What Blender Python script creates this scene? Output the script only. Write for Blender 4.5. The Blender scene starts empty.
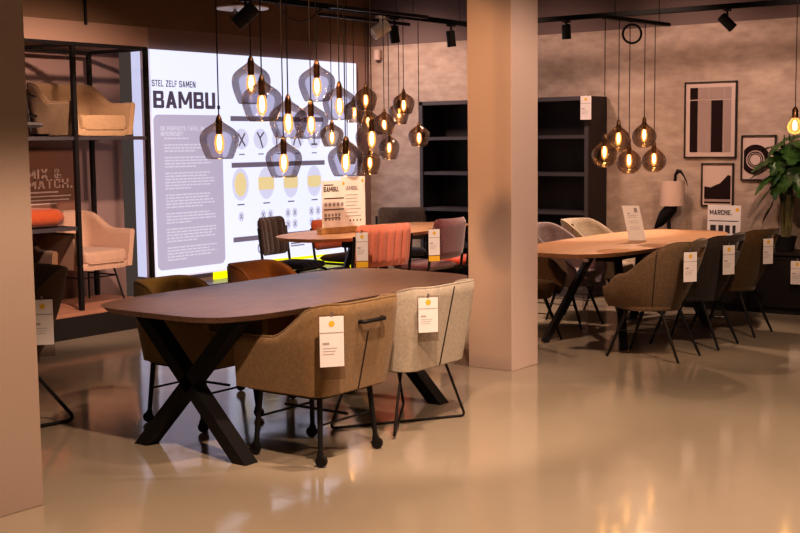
import bpy, bmesh, math, random
from mathutils import Vector, Matrix
random.seed(7)
PI = math.pi
scn = bpy.context.scene
COL = scn.collection

# ------------------------------------------------------------------ materials
def _n(nt, t, **kw):
    n = nt.nodes.new(t)
    for k, v in kw.items():
        setattr(n, k, v)
    return n

def mat(name, col, rough=.6, metal=0., spec=.5, noise=0., nscale=8., col2=None, bump=0., bscale=200., stretch=(1, 1, 1), sheen=0., detail=4., bdist=.002):
    m = bpy.data.materials.new(name); m.use_nodes = True
    nt = m.node_tree; b = nt.nodes['Principled BSDF']
    b.inputs['Roughness'].default_value = rough
    b.inputs['Metallic'].default_value = metal
    b.inputs['Specular IOR Level'].default_value = spec
    if sheen: b.inputs['Sheen Weight'].default_value = sheen
    tc = _n(nt, 'ShaderNodeTexCoord'); mp = _n(nt, 'ShaderNodeMapping')
    mp.inputs['Scale'].default_value = stretch
    nt.links.new(tc.outputs['Object'], mp.inputs['Vector'])
    no = _n(nt, 'ShaderNodeTexNoise'); no.inputs['Scale'].default_value = nscale; no.inputs['Detail'].default_value = detail
    nt.links.new(mp.outputs[0], no.inputs['Vector'])
    rmp = _n(nt, 'ShaderNodeValToRGB')
    c2 = col2 or tuple(c * (1 - noise) for c in col)
    rmp.color_ramp.elements[0].position = .3; rmp.color_ramp.elements[1].position = .7
    rmp.color_ramp.elements[0].color = (*c2, 1); rmp.color_ramp.elements[1].color = (*col, 1)
    nt.links.new(no.outputs[0], rmp.inputs[0]); nt.links.new(rmp.outputs[0], b.inputs['Base Color'])
    if bump:
        n2 = _n(nt, 'ShaderNodeTexNoise'); n2.inputs['Scale'].default_value = bscale; n2.inputs['Detail'].default_value = 3
        nt.links.new(mp.outputs[0], n2.inputs['Vector'])
        bp = _n(nt, 'ShaderNodeBump'); bp.inputs['Strength'].default_value = bump; bp.inputs['Distance'].default_value = bdist
        nt.links.new(n2.outputs[0], bp.inputs['Height']); nt.links.new(bp.outputs[0], b.inputs['Normal'])
    return m

def emit(name, col, s, base=None):
    m = bpy.data.materials.new(name); m.use_nodes = True
    b = m.node_tree.nodes['Principled BSDF']
    b.inputs['Base Color'].default_value = (*(base or col), 1)
    b.inputs['Emission Color'].default_value = (*col, 1); b.inputs['Emission Strength'].default_value = s
    b.inputs['Roughness'].default_value = .5
    return m

def thin_glass(name, tint, rough=.04, ior=1.45, gloss=1., ripple=0., top=None, ztop=(.09, .2), rim=1.):
    m = bpy.data.materials.new(name); m.use_nodes = True
    nt = m.node_tree; nt.nodes.clear()
    out = _n(nt, 'ShaderNodeOutputMaterial'); mix = _n(nt, 'ShaderNodeMixShader')
    tr = _n(nt, 'ShaderNodeBsdfTransparent'); gl = _n(nt, 'ShaderNodeBsdfGlossy'); lw = _n(nt, 'ShaderNodeFresnel')
    tr.inputs[0].default_value = (*tint, 1); gl.inputs['Roughness'].default_value = rough
    gl.inputs['Color'].default_value = (gloss, gloss, gloss, 1); lw.inputs[0].default_value = ior
    ml = _n(nt, 'ShaderNodeMath', operation='MULTIPLY'); ml.inputs[1].default_value = rim; nt.links.new(lw.outputs[0], ml.inputs[0]); nt.links.new(ml.outputs[0], mix.inputs[0]); nt.links.new(tr.outputs[0], mix.inputs[1]); nt.links.new(gl.outputs[0], mix.inputs[2])
    nt.links.new(mix.outputs[0], out.inputs[0])
    tc = _n(nt, 'ShaderNodeTexCoord')
    if top:                                            # smoke tint thickens toward the neck
        sp = _n(nt, 'ShaderNodeSeparateXYZ'); nt.links.new(tc.outputs['Object'], sp.inputs[0])
        mr = _n(nt, 'ShaderNodeMapRange'); mr.inputs['From Min'].default_value = ztop[0]; mr.inputs['From Max'].default_value = ztop[1]
        nt.links.new(sp.outputs[2], mr.inputs[0])
        mc = _n(nt, 'ShaderNodeMix', data_type='RGBA'); mc.inputs[6].default_value = (*tint, 1); mc.inputs[7].default_value = (*top, 1)
        nt.links.new(mr.outputs[0], mc.inputs[0]); nt.links.new(mc.outputs[2], tr.inputs[0])
    if ripple:
        mp = _n(nt, 'ShaderNodeMapping'); mp.inputs['Scale'].default_value = (1, 1, 5.)
        no = _n(nt, 'ShaderNodeTexNoise'); no.inputs['Scale'].default_value = 12; no.inputs['Detail'].default_value = 1
        nt.links.new(tc.outputs['Object'], mp.inputs[0]); nt.links.new(mp.outputs[0], no.inputs['Vector'])
        bp = _n(nt, 'ShaderNodeBump'); bp.inputs['Strength'].default_value = ripple; bp.inputs['Distance'].default_value = .008
        nt.links.new(no.outputs[0], bp.inputs['Height']); nt.links.new(bp.outputs[0], gl.inputs['Normal'])
    return m

M = {}
M['black'] = mat('black_metal', (.011, .010, .010), .5, 0, .3)
M['railblack'] = mat('rail_black', (.006, .006, .006), .7, 0, .1)
M['blackmatte'] = mat('black_matte', (.015, .013, .013), .6)
M['white'] = mat('white_card', (.72, .68, .68), .55)
M['whiteboard'] = mat('white_display_board', (.92, .87, .84), .6)
M['whitelamp'] = mat('white_lacquer', (.8, .77, .74), .35)
M['yellow'] = mat('yellow_sticker', (.72, .44, .04), .5)
M['print'] = mat('print_dark', (.03, .025, .03), .6)
M['printgrey'] = mat('print_grey', (.35, .32, .34), .6)
M['clear'] = thin_glass('clear_sleeve', (.86, .83, .82), .15, 1.3, .6)
M['smoke'] = thin_glass('smoked_glass', (.76, .74, .79), .05, 1.55, 1., 1., (.55, .49, .48), (.13, .215), .6)
M['smokebrown'] = thin_glass('smoked_bronze_glass', (.66, .57, .51), .05, 1.7, 1., 1., (.52, .43, .39), (.13, .22), .65)
M['amber'] = thin_glass('amber_bulb_glass', (1., .85, .6), .06, 1.35, .8)
_nt = M['amber'].node_tree; _o = [n for n in _nt.nodes if n.type == 'OUTPUT_MATERIAL'][0]; _src = _o.inputs[0].links[0].from_socket
_em = _n(_nt, 'ShaderNodeEmission'); _em.inputs[0].default_value = (1., .45, .12, 1); _em.inputs[1].default_value = .42  # weak orange emission added to the bulb glass as a painted halo
_ad = _n(_nt, 'ShaderNodeAddShader'); _nt.links.new(_src, _ad.inputs[0]); _nt.links.new(_em.outputs[0], _ad.inputs[1]); _nt.links.new(_ad.outputs[0], _o.inputs[0])
M['filament'] = emit('glowing_filament', (1., .66, .30), 22.)
M['brass'] = mat('dark_brass', (.16, .09, .045), .35, .9)
M['silver'] = mat('brushed_socket', (.5, .45, .42), .3, .9)
M['walnut'] = mat('dark_walnut', (.26, .15, .112), .33, 0, .5, col2=(.14, .08, .06), nscale=5., stretch=(14, 1.2, 6), bump=.12, bscale=60.)
M['oak'] = mat('light_oak', (.60, .34, .19), .42, 0, .5, col2=(.46, .245, .13), nscale=4., stretch=(14, 1.2, 6), bump=.1, bscale=60.)
M['oakend'] = mat('oak_block', (.50, .30, .13), .5, col2=(.38, .21, .08), nscale=9., stretch=(1, 8, 8))
def fabric(name, c, k=.18, sheen=.2, bump=.5, sc=320.): return mat(name, c, .92, 0, .15, noise=k, nscale=60., bump=bump, bscale=sc, sheen=sheen)
M['f_taupe'] = fabric('camel_taupe_weave', (.26, .165, .08), .25)
M['f_cream'] = fabric('cream_boucle', (.46, .405, .33), .22, .2, .9, 160.)
M['f_brownweave'] = fabric('brown_weave', (.24, .14, .08), .2)
M['f_olive'] = fabric('mustard_olive_velvet', (.235, .145, .035), .2, .4)
M['f_rust'] = fabric('rust_velvet', (.30, .105, .018), .2, .4)
M['f_beige'] = fabric('sand_weave', (.50, .335, .19), .15)
M['f_pink'] = fabric('blush_weave', (.60, .40, .29), .12)
M['f_brown'] = fabric('brown_leather', (.12, .072, .043), .2, .1, .2)
M['f_dkbrown'] = fabric('dark_brown_velvet', (.09, .06, .058), .55, .5)
M['f_orange'] = fabric('orange_boucle', (.47, .095, .03), .2, .3)
M['f_coral'] = fabric('coral_velvet', (.72, .23, .15), .12, .5, .2)
M['f_purple'] = fabric('mauve_velvet', (.165, .05, .06), .45, .6)
M['f_taupev'] = fabric('grey_taupe_velvet', (.13, .10, .09), .4, .5)
M['f_red'] = fabric('red_velvet', (.50, .07, .03), .2, .5)
M['f_slate'] = fabric('slate_velvet', (.03, .033, .045), .3, .4)
M['f_khaki'] = fabric('khaki_grey_weave', (.15, .105, .065), .3)
M['f_char'] = fabric('charcoal_weave', (.045, .036, .033), .3)
M['f_mocha'] = fabric('mocha_velvet', (.10, .062, .027), .3)
M['f_mauve'] = fabric('mauve_grey_boucle', (.27, .22, .235), .3, .3, .9, 160.)
M['f_linen'] = fabric('oatmeal_boucle', (.47, .40, .31), .3, .3, .9, 160.)
M['f_grey'] = fabric('grey_fabric', (.11, .095, .095), .2)
M['leaf'] = mat('glossy_leaf', (.06, .15, .03), .3, 0, .5, col2=(.012, .038, .012), nscale=14.)
M['stem'] = mat('pale_stem', (.16, .14, .05), .6, col2=(.08, .075, .025), nscale=12., stretch=(1, 1, 3))
M['soil'] = mat('dark_soil', (.03, .02, .015), .95)
M['darkwood'] = mat('black_stained_wood', (.028, .020, .019), .5, 0, .4, col2=(.018, .013, .013), nscale=6., stretch=(1, 8, 8))
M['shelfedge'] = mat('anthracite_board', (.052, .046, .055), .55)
M['shelfin'] = mat('anthracite_shaded', (.010, .007, .008), .6)  # near-black copy of the anthracite: shade painted into the shelf recesses
M['sideboard'] = mat('black_sideboard_wood', (.016, .011, .010), .5, 0, .4, col2=(.010, .007, .007), nscale=5., stretch=(2, 9, 9))
M['shade'] = mat('linen_shade', (.62, .48, .42), .9)
M['plat'] = mat('platform_boards', (.52, .28, .18), .45, col2=(.40, .20, .125), nscale=4., stretch=(10, 1.2, 2))
M['poster'] = mat('brown_poster', (.27, .135, .085), .7)
M['postertext'] = mat('poster_text', (.74, .55, .46), .7)
M['posterwhite'] = mat('poster_small_print', (.75, .6, .55), .7)
M['artpaper'] = mat('art_paper', (.56, .44, .40), .6)
M['artgrey'] = mat('art_grey', (.33, .25, .23), .6)
M['artdark'] = mat('art_dark', (.022, .012, .012), .8, 0, .1)
M['smoketop'] = mat('grey_smoked_top', (.20, .19, .22), .25)
# lit sign: printed on a glowing face
M['lit'] = emit('lit_face', (.76, .78, 1.0), .98, (.1, .1, .1))
M['litbox'] = emit('lit_text_box', (.47, .42, .56), .86, (.1, .1, .1))
M['litboxtext'] = emit('lit_box_print', (.70, .65, .78), .82, (.1, .1, .1))
M['litdisc'] = emit('lit_disc', (.58, .57, .74), 1., (.1, .1, .1))
M['littan'] = emit('lit_tan', (.74, .58, .30), .95, (.1, .1, .1))
M['litdark'] = emit('lit_dark_print', (.11, .08, .12), .7, (.03, .025, .035))
M['litbar'] = emit('lit_bar', (.16, .13, .18), .9, (.08, .07, .08))
M['litside'] = emit('lit_side', (.70, .72, 1.), .72, (.1, .1, .1))
M['lime'] = emit('lit_lime_stripe', (.78, .85, .0), .95, (.7, .75, .0))
M['litframe'] = emit('lit_frame_edge', (.70, .74, 1.0), .55, (.7, .7, .75))

# concrete wall with trowel smears
def plaster(name, c1, c2, rough=.85, sx=(1, 1, 1.8), sc=1.6, bump=.25):
    m = mat(name, c1, rough, 0, .25, col2=c2, nscale=sc, stretch=sx, detail=9., bump=bump, bscale=9., bdist=.01)
    return m
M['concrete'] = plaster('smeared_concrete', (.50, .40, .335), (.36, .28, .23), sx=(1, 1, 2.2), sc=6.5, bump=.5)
M['paintwall'] = plaster('painted_wall', (.36, .25, .215), (.33, .225, .195), .8, (1, 1, 1), 1., .1)
M['header'] = plaster('painted_header', (.50, .335, .25), (.47, .315, .235), .8, (1, 1, 1), 1., .1)
M['upper_brown'] = plaster('dark_upper_wall', (.25, .16, .10), (.20, .128, .08), .9, (1, 1, 1), 1., .1)
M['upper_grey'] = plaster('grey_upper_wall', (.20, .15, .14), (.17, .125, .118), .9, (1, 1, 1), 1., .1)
M['ceil'] = plaster('dark_ceiling', (.10, .07, .06), (.08, .055, .045), .9, (1, 1, 1), 1., .1)
M['pillar_near'] = plaster('shaded_near_pillar', (.38, .295, .245), (.36, .28, .233), .75, (1, 1, 1), 1., .08)  # pillar paint darkened to stand in for weaker light on the near one
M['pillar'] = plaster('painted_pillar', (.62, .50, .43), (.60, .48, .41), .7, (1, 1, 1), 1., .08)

# polished resin floor
def floor_mat():
    m = bpy.data.materials.new('polished_resin_floor'); m.use_nodes = True
    nt = m.node_tree; b = nt.nodes['Principled BSDF']
    tc = _n(nt, 'ShaderNodeTexCoord')
    n1 = _n(nt, 'ShaderNodeTexNoise'); n1.inputs['Scale'].default_value = .55; n1.inputs['Detail'].default_value = 6
    nt.links.new(tc.outputs['Object'], n1.inputs['Vector'])
    r = _n(nt, 'ShaderNodeValToRGB')
    r.color_ramp.elements[0].position = .3; r.color_ramp.elements[1].position = .75
    r.color_ramp.elements[0].color = (.345, .295, .225, 1); r.color_ramp.elements[1].color = (.405, .35, .265, 1)
    nt.links.new(n1.outputs[0], r.inputs[0]); nt.links.new(r.outputs[0], b.inputs['Base Color'])
    n2 = _n(nt, 'ShaderNodeTexNoise'); n2.inputs['Scale'].default_value = 2.2; n2.inputs['Detail'].default_value = 5
    nt.links.new(tc.outputs['Object'], n2.inputs['Vector'])
    mr = _n(nt, 'ShaderNodeMapRange'); mr.inputs['To Min'].default_value = .07; mr.inputs['To Max'].default_value = .15
    nt.links.new(n2.outputs[0], mr.inputs[0]); nt.links.new(mr.outputs[0], b.inputs['Roughness'])
    b.inputs['Specular IOR Level'].default_value = .5
    n3 = _n(nt, 'ShaderNodeTexNoise'); n3.inputs['Scale'].default_value = 5.; n3.inputs['Detail'].default_value = 2
    nt.links.new(tc.outputs['Object'], n3.inputs['Vector'])
    bp = _n(nt, 'ShaderNodeBump'); bp.inputs['Strength'].default_value = .06; bp.inputs['Distance'].default_value = .02
    nt.links.new(n3.outputs[0], bp.inputs['Height']); nt.links.new(bp.outputs[0], b.inputs['Normal'])
    return m
M['floor'] = floor_mat()

# ------------------------------------------------------------------ mesh helpers
def box(bm, c, s, bev=0., rot=None, seg=2):
    r = bmesh.ops.create_cube(bm, size=1.)
    vs = r['verts']
    mt = Matrix.Translation(c) @ (rot.to_4x4() if rot is not None else Matrix.Identity(4)) @ Matrix.Diagonal((*s, 1))
    bmesh.ops.transform(bm, matrix=mt, verts=vs)
    if bev:
        es = list({e for v in vs for e in v.link_edges})
        bmesh.ops.bevel(bm, geom=es, offset=bev, segments=seg, affect='EDGES', profile=.5)
    return bm

def bx(c, s, bev=0., rot=None, seg=2): return box(bmesh.new(), c, s, bev, rot, seg)

def fillet(pts, rad, seg=5):
    pts = [Vector(p) for p in pts]; out = [pts[0]]
    for a, p, b in zip(pts, pts[1:], pts[2:]):
        d1 = (a - p); d2 = (b - p); r = min(rad, d1.length * .49, d2.length * .49)
        p1 = p + d1.normalized() * r; p2 = p + d2.normalized() * r
        for i in range(seg + 1):
            t = i / seg
            out.append(p1 * (1 - t) ** 2 + p * 2 * t * (1 - t) + p2 * t * t)
    out.append(pts[-1]); return out

def tube(bm, pts, r, n=10, closed=False):
    pts = [Vector(p) for p in pts]; k = len(pts)
    rs = r if isinstance(r, (list, tuple)) else [r] * k
    tang = []
    for i in range(k):
        a = pts[i - 1] if (i > 0 or closed) else pts[i]; b = pts[(i + 1) % k] if (i < k - 1 or closed) else pts[i]
        t = (b - a); tang.append(t.normalized() if t.length > 1e-9 else Vector((0, 0, 1)))
    up = Vector((0, 0, 1)) if abs(tang[0].z) < .9 else Vector((0, 1, 0))
    nrm = (up - tang[0] * up.dot(tang[0])).normalized(); rings = []
    for i in range(k):
        nrm = (nrm - tang[i] * nrm.dot(tang[i])).normalized(); bi = tang[i].cross(nrm)
        rings.append([bm.verts.new(pts[i] + (nrm * math.cos(2 * PI * j / n) + bi * math.sin(2 * PI * j / n)) * rs[i]) for j in range(n)])
    for i in range(k if closed else k - 1):
        A, B = rings[i], rings[(i + 1) % k]
        for j in range(n): bm.faces.new((A[j], A[(j + 1) % n], B[(j + 1) % n], B[j]))
    if not closed:
        bm.faces.new(list(reversed(rings[0]))); bm.faces.new(rings[-1])
    return bm

def tb(pts, r, n=10, closed=False): return tube(bmesh.new(), pts, r, n, closed)

def bar(bm, a, b, w, h, up=Vector((0, 0, 1)), bev=.004):
    a, b = Vector(a), Vector(b); d = b - a; y = d.normalized()
    x = y.cross(up).normalized(); z = x.cross(y)
    return box(bm, (a + b) / 2, (w, d.length, h), bev, Matrix((x, y, z)).transposed())

def lathe(bm, prof, seg=24, c=(0, 0, 0), axis=None, cap=(True, True)):
    c = Vector(c); q = Vector((0, 0, 1)).rotation_difference(Vector(axis)) if axis is not None else None
    rings = []
    for r, z in prof:
        ring = []
        for j in range(seg):
            v = Vector((r * math.cos(2 * PI * j / seg), r * math.sin(2 * PI * j / seg), z))
            ring.append(bm.verts.new(c + (q @ v if q else v)))
        rings.append(ring)
    for A, B in zip(rings, rings[1:]):
        for j in range(seg): bm.faces.new((A[j], A[(j + 1) % seg], B[(j + 1) % seg], B[j]))
    if cap[0]: bm.faces.new(list(reversed(rings[0])))
    if cap[1]: bm.faces.new(rings[-1])
    return bm

def lt(prof, seg=24, c=(0, 0, 0), axis=None, cap=(True, True)): return lathe(bmesh.new(), prof, seg, c, axis, cap)

def prism(bm, poly, z0, z1, bev=0., seg=2, taper=None):
    lo = [bm.verts.new((x, y, z0)) for x, y in (taper or poly)]; hi = [bm.verts.new((x, y, z1)) for x, y in poly]
    n = len(poly)
    f1 = bm.faces.new(list(reversed(lo))); f2 = bm.faces.new(hi)
    for i in range(n): bm.faces.new((lo[i], lo[(i + 1) % n], hi[(i + 1) % n], hi[i]))
    if bev: bmesh.ops.bevel(bm, geom=list(f1.edges) + list(f2.edges), offset=bev, segments=seg, affect='EDGES', profile=.5)
    return bm

def plane_mat(o, right, up):
    r = Vector(right).normalized(); u = Vector(up).normalized(); n = r.cross(u)
    m = Matrix((r, u, n)).transposed().to_4x4(); m.translation = Vector(o); return m

def polys(pl, mt, lift=0.):
    bm = bmesh.new()
    for p in pl: bm.faces.new([bm.verts.new(mt @ Vector((x, y, lift))) for x, y in p])
    return bm

def rect(x0, y0, x1, y1): return [(x0, y0), (x1, y0), (x1, y1), (x0, y1)]
def ell(cx, cy, rx, ry, n=28, a0=0, a1=2 * PI): return [(cx + rx * math.cos(a0 + (a1 - a0) * i / n), cy + ry * math.sin(a0 + (a1 - a0) * i / n)) for i in range(n)]
def rrect(x0, y0, x1, y1, r, n=6):
    p = []
    for cx, cy, a in ((x1 - r, y0 + r, -PI / 2), (x1 - r, y1 - r, 0), (x0 + r, y1 - r, PI / 2), (x0 + r, y0 + r, PI)):
        p += [(cx + r * math.cos(a + PI / 2 * i / n), cy + r * math.sin(a + PI / 2 * i / n)) for i in range(n + 1)]
    return p

def finish(name, bm, m, parent=None, smooth=True, sharp=40.):
    bmesh.ops.remove_doubles(bm, verts=bm.verts, dist=1e-5)
    bmesh.ops.recalc_face_normals(bm, faces=bm.faces)
    me = bpy.data.meshes.new(name); bm.to_mesh(me); bm.free()
    if smooth:
        me.polygons.foreach_set('use_smooth', [True] * len(me.polygons)); me.update()
        try: me.set_sharp_from_angle(angle=math.radians(sharp))
        except Exception: pass
    me.materials.append(m)
    o = bpy.data.objects.new(name, me); COL.objects.link(o)
    if parent is not None: o.parent = parent
    return o

def flat(name, pl, mt, m, parent=None, lift=0.):            # flat printed shapes, facing along the plane's normal
    bm = polys(pl, mt, lift)
    me = bpy.data.meshes.new(name); bm.to_mesh(me); bm.free(); me.materials.append(m)
    o = bpy.data.objects.new(name, me); COL.objects.link(o)
    if parent is not None: o.parent = parent
    return o

# heavy block capitals built from bars
def _glyph(ch, k=1.):
    T, U = .32 * k, .185 * k
    q = lambda *p: list(p)
    L = rect(0, 0, T, 1); Rr = rect(1 - T, 0, 1, 1); top = rect(0, 1 - U, 1, 1); bot = rect(0, 0, 1, U); mid = rect(0, .5 - U / 2, 1, .5 + U / 2)
    RI = [(1 - T, .0), (1 - .1, .0), (1, .07), (1, .93), (1 - .1, 1), (1 - T, 1)]
    LI = [(T, 1), (.1, 1), (0, .93), (0, .07), (.1, 0), (T, 0)]
    topc = rect(.1, 1 - U, .9, 1); botc = rect(.1, 0, .9, U)
    g = {'A': (1.05, [q((0, 0), (T, 0), (.64, 1), (.36, 1)), q((1 - T, 0), (1, 0), (.64, 1), (.36, 1)), rect(.2, .2, .8, .2 + U)]),
         'B': (1., [L, rect(0, 1 - U, .9, 1), rect(0, 0, .9, U), rect(0, .5 - U / 2, .86, .5 + U / 2), [(.7, .5), (.86, .5), (.96, .57), (.96, .93), (.86, 1), (.7, 1)], [(.72, 0), (.9, 0), (1, .07), (1, .43), (.9, .5), (.72, .5)]]),
         'C': (.95, [LI, topc, botc, rect(1 - T, .64, 1, .94), rect(1 - T, .06, 1, .36)]),
         'D': (1., [L, rect(0, 1 - U, .9, 1), rect(0, 0, .9, U), RI]),
         'E': (.85, [L, top, bot, rect(0, .5 - U / 2, .9, .5 + U / 2)]),
         'F': (.8, [L, top, rect(0, .5 - U / 2, .88, .5 + U / 2)]),
         'H': (1., [L, Rr, mid]), 'I': (.3, [rect(0, 0, 1, 1)]),
         'J': (.8, [Rr, botc, rect(0, .06, T, .34)]), 'L': (.8, [L, bot]),
         'M': (1.3, [rect(0, 0, .22, 1), rect(.78, 0, 1, 1), q((0, 1), (.24, 1), (.6, .22), (.4, .22)), q((.76, 1), (1, 1), (.6, .22), (.4, .22))]),
         'N': (1.05, [L, Rr, q((0, 1), (.32, 1), (1, 0), (.68, 0))]),
         'O': (1., [LI, RI, topc, botc]),
         'P': (.95, [L, rect(0, 1 - U, .9, 1), rect(0, .38, .9, .38 + U), [(.7, .38), (.9, .38), (1, .45), (1, .93), (.9, 1), (.7, 1)]]),
         'R': (1., [L, rect(0, 1 - U, .9, 1), rect(0, .38, .9, .38 + U), [(.7, .38), (.9, .38), (1, .45), (1, .93), (.9, 1), (.7, 1)], q((.4, .42), (.68, .42), (1, 0), (.7, 0))]),
         'S': (.95, [topc, botc, rect(.06, .5 - U / 2, .94, .5 + U / 2), rect(0, .5, T, .94), rect(1 - T, .06, 1, .5), rect(1 - T, .7, 1, .94), rect(0, .06, T, .3)]),
         'T': (.9, [top, rect(.5 - T / 2, 0, .5 + T / 2, 1)]),
         'U': (1., [rect(0, .07, T, 1), rect(1 - T, .07, 1, 1), [(.1, 0), (.9, 0), (1, .07), (1, U + .03), (0, U + .03), (0, .07)]]),
         'W': (1.35, [q((0, 1), (.2, 1), (.36, 0), (.18, 0)), q((.4, 1), (.6, 1), (.36, 0), (.18, 0)), q((.4, 1), (.6, 1), (.82, 0), (.64, 0)), q((.8, 1), (1, 1), (.82, 0), (.64, 0))]),
         'X': (1.05, [q((0, 1), (.3, 1), (1, 0), (.7, 0)), q((.7, 1), (1, 1), (.3, 0), (0, 0))]),
         'Z': (.9, [top, bot, q((.66, 1 - U), (1, 1 - U), (.34, U), (0, U))]),
         '&': (1.1, [rect(.15, .84, .65, 1), rect(.08, .58, .32, .95), rect(.48, .64, .72, .95), q((.10, .68), (.42, .68), (1., 0), (.68, 0)), rect(0, .08, .27, .42), rect(.08, 0, .66, .17), q((.04, .38), (.3, .38), (.6, .66), (.36, .66)), q((.58, .1), (.76, .02), (1, .38), (.78, .44))]),
         '?': (.85, [topc, rect(0, .66, T, .94), rect(1 - T, .5, 1, .94), rect(.4, .42, .94, .57), rect(.38, .28, .64, .5), rect(.38, 0, .64, .18)]),
         '.': (.34, [rect(.1, 0, 1, .22)]), ' ': (.45, [])}
    return g[ch]

def lettering(name, s, x0, y0, x1, y1, mt, m, parent, lift=.002, gap=.14, weight=1.):
    lines = s.split('\n'); nl = len(lines); out = []
    wid = [sum(_glyph(c)[0] + gap for c in l) - gap for l in lines]; sx = (x1 - x0) / max(wid)
    lh = (y1 - y0) / (nl + (nl - 1) * .3)
    for k, l in enumerate(lines):
        x = x0; yb = y1 - lh * (k + 1) - lh * .3 * k
        for c in l:
            w, ps = _glyph(c, weight)
            out += [[(x + a * w * sx, yb + b * lh) for a, b in p] for p in ps]
            x += (w + gap) * sx
    return flat(name, out, mt, m, parent, lift)

def thing(name, label, cat, loc=(0, 0, 0), rotz=0., group=None):
    o = bpy.data.objects.new(name, None); o.empty_display_size = .05; COL.objects.link(o)
    o.location = loc; o.rotation_euler = (0, 0, rotz); o['label'] = label; o['category'] = cat
    if group: o['group'] = group
    return o

def tag(o, label, cat, group=None):
    o['label'] = label; o['category'] = cat
    if group: o['group'] = group
    return o

def struct(name, bm, m, smooth=False):
    o = finish(name, bm, m, None, smooth); o['kind'] = 'structure'; return o

# ------------------------------------------------------------------ the room (camera stands at x=0, y=0)
XW, YW, HW, HC = -8.72, 11.15, 2.655, 3.45
struct('floor', bx((-3, 5, -.05), (14, 15, .1)), M['floor'])
struct('ceiling', bx((-3, 5, HC + .05), (14, 15, .1)), M['ceil'])
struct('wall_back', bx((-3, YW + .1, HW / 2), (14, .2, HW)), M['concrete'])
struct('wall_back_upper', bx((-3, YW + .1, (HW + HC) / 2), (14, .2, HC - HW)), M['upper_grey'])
struct('wall_left', bx((XW - .1, 9.49, HW / 2), (.2, 3.32, HW)), M['paintwall'])
bmh = bx((XW - .2, 4.6, (2.455 + HW) / 2), (.4, 13.1, HW - 2.455))
struct('header_left', bmh, M['header'])
struct('wall_left_upper', bx((XW - .1, 4.6, (HW + HC) / 2), (.2, 13.1, HC - HW)), M['upper_brown'])
struct('wall_alcove', bx((-9.2, 4., HW / 2), (.2, 7.6, HW)), M['paintwall'])
struct('baseboard_left', bx((XW + .006, 9.49, .05), (.012, 3.3, .1)), M['blackmatte'])
struct('baseboard_alcove', bx((-9.094, 4., .05), (.012, 7.6, .1)), M['blackmatte'])
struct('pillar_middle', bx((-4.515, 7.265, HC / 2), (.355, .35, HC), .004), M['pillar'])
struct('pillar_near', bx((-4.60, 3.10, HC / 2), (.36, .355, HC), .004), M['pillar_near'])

# ------------------------------------------------------------------ seating
def smooth01(t): t = max(0., min(1., t)); return t * t * (3 - 2 * t)

def u_path(w, d, r, n):
    """U round the back of a seat, from the front end of one arm to the other; returns [(x, y, nx, ny, distance from the back corner along the arm or 0)]"""
    raw = []; hw, hd = w / 2, d / 2
    raw.append((hw, hd)); raw.append((hw, -hd + r))
    for i in range(1, 13):
        a = PI / 2 * i / 12
        raw.append((hw - r + r * math.cos(a), -hd + r - r * math.sin(a)))
    raw.append((-hw + r, -hd))
    for i in range(1, 13):
        a = PI / 2 * i / 12
        raw.append((-hw + r - r * math.sin(a), -hd + r - r * math.cos(a)))
    raw.append((-hw, hd))
    L = [0.]
    for a, b in zip(raw, raw[1:]): L.append(L[-1] + math.hypot(b[0] - a[0], b[1] - a[1]))
    out = []
    for k in range(n + 1):
        s = L[-1] * k / n; i = 0
        while i < len(L) - 2 and L[i + 1] < s: i += 1
        t = (s - L[i]) / max(1e-9, L[i + 1] - L[i])
        a, b = raw[i], raw[i + 1]
        tx, ty = b[0] - a[0], b[1] - a[1]; q = math.hypot(tx, ty) or 1
        out.append([a[0] + tx * t, a[1] + ty * t, -(ty / q) * -1 * -1, (tx / q), s])
    tot = L[-1]
    for p in out: p[4] = min(p[4], tot - p[4])
    # outward normals by centred difference
    for k in range(n + 1):
        a = out[max(0, k - 1)]; b = out[min(n, k + 1)]
        tx, ty = b[0] - a[0], b[1] - a[1]; q = math.hypot(tx, ty) or 1
        nx, ny = -ty / q, tx / q
        if nx * out[k][0] + ny * out[k][1] < 0: nx, ny = -nx, -ny
        out[k][2], out[k][3] = nx, ny
    return out, tot

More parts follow.
